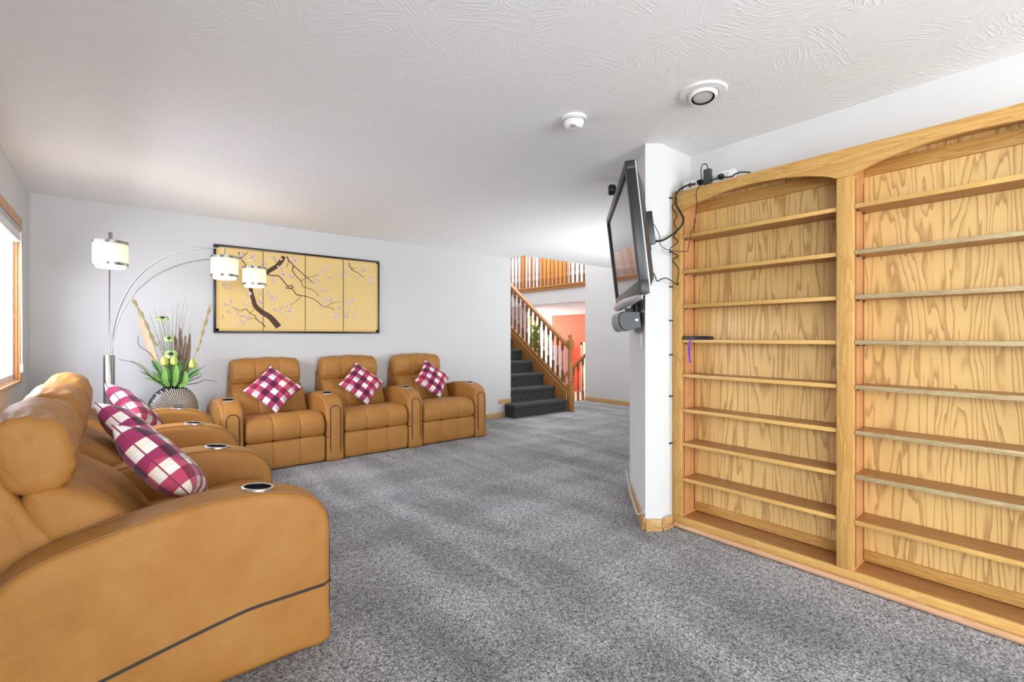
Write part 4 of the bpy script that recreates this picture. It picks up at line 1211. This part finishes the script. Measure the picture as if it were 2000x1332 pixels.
# short baseboard above the first step on the wall end
struct(MB().box((4.45, YF - .013, RISE), (4.69, YF, RISE + .072), .004, 2).build('baseboard_step', M['base_oak']))
# wooden stringer closing the open side
SLP = RISE / RUN
def zl(y, off): return off + (y - SY0) * SLP
b = MB(); y_a, y_b = 5.50, 8.4
poly = [(y_a, 0.0), (y_b, zl(y_b, -.35)), (y_b, zl(y_b, .36)), (y_a, zl(y_a, .36))]
v_ = [(SXR, y, z) for y, z in poly] + [(SXR + .03, y, z) for y, z in poly]
b.add(v_, [(0, 1, 2, 3), (7, 6, 5, 4)] + [(i, 4 + i, 4 + (i + 1) % 4, (i + 1) % 4) for i in range(4)], False)
b.build('stringer', M['rail_oak'], st)
def slope_bar(y0, y1, off0, off1, x0, x1, th):
    bb = MB(); v_ = []
    for y, o_ in ((y0, off0), (y1, off1)):
        for x, z in ((x0, o_), (x1, o_), (x1, o_ + th), (x0, o_ + th)): v_.append((x, y, z))
    bb.add(v_, [(0, 1, 2, 3), (7, 6, 5, 4)] + [(i, 4 + i, 4 + (i + 1) % 4, (i + 1) % 4) for i in range(4)], False)
    return bb
RX = SXR + .015
rl = thing('stair_railing', 'oak stair railing with turned balusters and ball-topped newel', 'railing', (0, 0, 0))
slope_bar(5.47, 8.2, zl(5.47, .36), zl(8.2, .36), RX - .035, RX + .035, .022).build('shoe_rail', M['rail_oak'], rl)
slope_bar(5.47, 8.2, zl(5.47, .36) - .075, zl(8.2, .36) - .075, RX - .024, RX - .014, .02).build('moulding_strip', M['shoe'], rl)
HR0, HR1, HY0, HY1 = 1.055, 1.055 + (8.2 - 5.47) * .755, 5.47, 8.2
b = slope_bar(HY0, HY1, HR0, HR1, RX - .03, RX + .03, .03); q = slope_bar(HY0, HY1, HR0 + .028, HR1 + .028, RX - .036, RX + .036, .03)
b.add(q.v, q.f, False); b.build('handrail', M['rail_oak'], rl)


def turned(h, lowb=.20, upb=.14, w=.032):
    """turned baluster of height h with square blocks at both ends"""
    b = MB(); a = w / 2
    b.box((-a, -a, 0), (a, a, lowb)); b.box((-a, -a, h - upb), (a, a, h))
    z = lowb; L = h - upb - lowb
    pr = [(a * 1.0, z), (a * .55, z + .012), (a * .95, z + .03), (a * .6, z + .045), (a * 1.0, z + .10), (a * .78, z + .2 * L + .05), (a * .52, z + .75 * L), (a * .48, z + L - .05), (a * .85, z + L - .03), (a * .6, z + L - .012), (a, z + L)]
    b.lathe(pr, 8, caps=False)
    return b


NY = 5.43
nb = MB(); nb.box((-.045, -.045, 0), (.045, .045, .45), .004)
nb.lathe([(.040, .45), (.026, .465), (.036, .49), (.028, .51), (.038, .60), (.032, .78), (.024, .96), (.036, .99), (.026, 1.01), (.04, 1.03)], 16, caps=False)
nb.box((-.045, -.045, 1.03), (.045, .045, 1.165), .006)
npo = nb.build('newel_post', M['rail_oak'], rl, (5.742, NY, 0))
MB().lathe([(.0, 1.165), (.042, 1.165), (.044, 1.178), (.022, 1.188), (.018, 1.198), (.032, 1.212), (.038, 1.235), (.032, 1.258), (.014, 1.272), (.0, 1.274)], 18, caps=False).build('ball_cap', M['rail_oak'], npo)
hb = None
for k in range(24):
    y = 5.575 + .112 * k
    zb = zl(y, .36) + .02; zt_ = HR0 + (y - HY0) * .755 + .01
    MB.build(turned(zt_ - zb, .19, .14), 'baluster', M['baluster'], rl, (RX, y, zb))

# balcony railing above
br_ = thing('balcony_railing', 'upper landing balustrade with turned balusters darkened as backlit above the stair hall', 'railing', (XH, 6.18, 2.2))
MB().box((-.03, 0, 0), (.13, 3.3, .06), .004).build('fascia_board', M['rail_oak'], br_)
MB().box((-.045, 0, .055), (.13, 3.3, .092), .006, 2).build('landing_nosing', M['rail_oak'], br_)
bal_me = turned(.86, .17, .12, .031).mesh('baluster')
for k in range(27):
    link('baluster', bal_me, M['baluster'], br_, (.03, .06 + k * .117, .09))
MB().box((.0, 0, .945), (.062, 3.3, 1.0), .012, 3).build('handrail', M['rail_oak'], br_)
b = MB(); b.box((-.01, 2.36, .09), (.07, 2.44, 1.05), .005); b.build('newel_post', M['rail_oak'], br_)

# lower railing going down behind the newel
lr = thing('lower_railing', 'oak railing descending to the lower landing beside the coral wall', 'railing', (0, 0, 0))
b = slope_bar(6.20, 7.6, .84, .84 - 1.4 * .785, XH + .0, XH + .06, .055); b.build('handrail', M['rail_oak'], lr)
slope_bar(6.20, 7.6, .0, -1.4 * .3, XH + .01, XH + .05, .02).build('shoe_rail', M['rail_oak'], lr)
for k in range(7):
    y = 6.27 + .125 * k; zb = .02 - (y - 6.2) * .3; zt_ = .845 - (y - 6.2) * .785
    if zt_ - zb > .34: MB.build(turned(zt_ - zb, .17, .12, .034), 'baluster', M['baluster'], lr, (XH + .03, y, zb))

# upper hall: wooden door behind the balusters
dr = bpy.data.objects.new('door_1', None); C.objects.link(dr); dr.location = (8.2, 8.3, 2.29); struct(dr)
MB().box((-.04, -.43, 0), (-.005, .43, 2.03), .003).build('door_leaf', M['door_oak'], dr)
for z0, z1 in ((.15, .9), (1.05, 1.9)):
    for y0, y1 in ((-.34, -.04), (.04, .34)):
        MB().box((-.048, y0, z0), (-.04, y1, z1), .004).build('door_panel', M['door_oak'], dr)
for y0, y1 in ((-.51, -.43), (.43, .51)):
    MB().box((-.03, y0, 0), (-.001, y1, 2.1), .004).build('door_casing', M['shoe'], dr)
MB().box((-.03, -.51, 2.03), (-.001, .51, 2.1), .004).build('door_casing', M['shoe'], dr)
MB().lathe([(.0, 0), (.026, .0), (.028, .02), (.02, .04), (0, .045)], 14, m=Matrix.Translation((-.045, .37, .95)) @ Matrix.Rotation(R(-90), 4, 'Y'), caps=False).build('door_knob', M['chrome'], dr)
tr_ = MB().box((8.16, 9.05, 2.29), (8.2, 9.13, 4.4), .004); struct(tr_.build('trim_1', M['shoe']))
tr_ = MB().box((8.16, 9.34, 2.29), (8.2, 9.46, 4.4), .004); struct(tr_.build('trim_2', M['door_oak']))

# lower room: window, plant, white cupboard, door on the coral wall
def lw(u0, v0, u1, v1, x): return at(u0, v1, x=x), at(u1, v0, x=x)
a, c_ = lw(1003, 640, 1036, 700, 12.6)
w3 = bpy.data.objects.new('window_3', None); C.objects.link(w3); w3.location = (12.6, 0, 0); struct(w3)
ya, yb_, za, zb = min(a.y, c_.y), max(a.y, c_.y), a.z, c_.z
for lo, hi in (((-.04, ya - .07, za - .07), (0, ya, zb + .07)), ((-.04, yb_, za - .07), (0, yb_ + .07, zb + .07)), ((-.04, ya, zb), (0, yb_, zb + .07)), ((-.04, ya, za - .07), (0, yb_, za)), ((-.03, (ya + yb_) / 2 - .02, za), (0, (ya + yb_) / 2 + .02, zb))):
    MB().box(lo, hi, .004).build('sash', M['white'], w3)
MB().box((-.012, ya, za), (-.004, yb_, zb)).build('pane', mat_emit('bright_daylight_pane', (.92, .96, 1), 1.6), w3)
a, c_ = lw(1078, 678, 1109, 760, 11.85)
fr = thing('refrigerator', 'white upright refrigerator against the coral wall, behind the balusters', 'refrigerator', (11.85, (a.y + c_.y) / 2, -.6))
hy = abs(a.y - c_.y) / 2
MB().box((-.6, -hy, 0), (.04, hy, 1.52), .02).build('cabinet', M['white_door'], fr)
MB().box((-.64, -hy + .01, .55), (-.6, hy - .01, 1.5), .012).build('door', M['white_door'], fr)
MB().box((-.64, -hy + .01, .04), (-.6, hy - .01, .53), .012).build('freezer_door', M['white_door'], fr)
MB().box((-.68, hy - .08, .6), (-.64, hy - .05, 1.1), .008).build('handle', M['silver'], fr)
a, c_ = lw(1137, 668, 1146, 760, 11.9)
d2 = bpy.data.objects.new('door_2', None); C.objects.link(d2); d2.location = (11.9, a.y - .4, -.6); struct(d2)
MB().box((-.03, -.40, 0), (0, .34, c_.z + .5), .004).build('door_leaf', M['cream_wall'], d2)
MB().box((-.05, .34, 0), (0, .42, c_.z + .6), .004).build('door_casing', M['shoe'], d2)
MB().box((-.05, -.42, c_.z + .5), (0, .42, c_.z + .6), .004).build('door_casing', M['shoe'], d2)
pc = at(1047, 665, d=13.6)
pl_ = thing('hanging_plant', 'tall green leafy plant seen through the stair balusters', 'plant', (pc.x, pc.y, -.6))
MB().lathe([(.0, 0), (.13, 0), (.16, .25), (.15, .26), (.0, .25)], 18, caps=False).build('pot', M['white'], pl_)
MB().tube([(0, 0, .25), (.01, 0, 1.0), (0, 0, 1.9)], .015, 8).build('stem', M['brown'], pl_)
lf = MB(); random.seed(5)
for i in range(330):
    z = random.uniform(.6, 2.12); a = random.uniform(0, 2 * PI); rr = random.uniform(.03, .12)
    p = Vector((math.cos(a) * .02, math.sin(a) * .02, z)); e_ = p + Vector((math.cos(a) * rr, math.sin(a) * rr, random.uniform(-.05, .08)))
    blade(lf, [p, (p + e_) / 2 + Vector((0, 0, .015)), e_], .075)
o = lf.build('foliage', M['leaf'], pl_); o['kind'] = 'stuff'

# unseen patio door, added in the rear wall to light the room from behind
pd = bpy.data.objects.new('added_patio_door', None); C.objects.link(pd); pd.location = (1.2, -4.56, 0); struct(pd)
for lo, hi in (((-1.5, -.04, 0), (-1.43, .04, 2.15)), ((1.43, -.04, 0), (1.5, .04, 2.15)), ((-1.43, -.04, 2.08), (1.43, .04, 2.15)), ((-.035, -.03, 0), (.035, .03, 2.08))):
    MB().box(lo, hi, .004).build('door_frame', M['white'], pd)
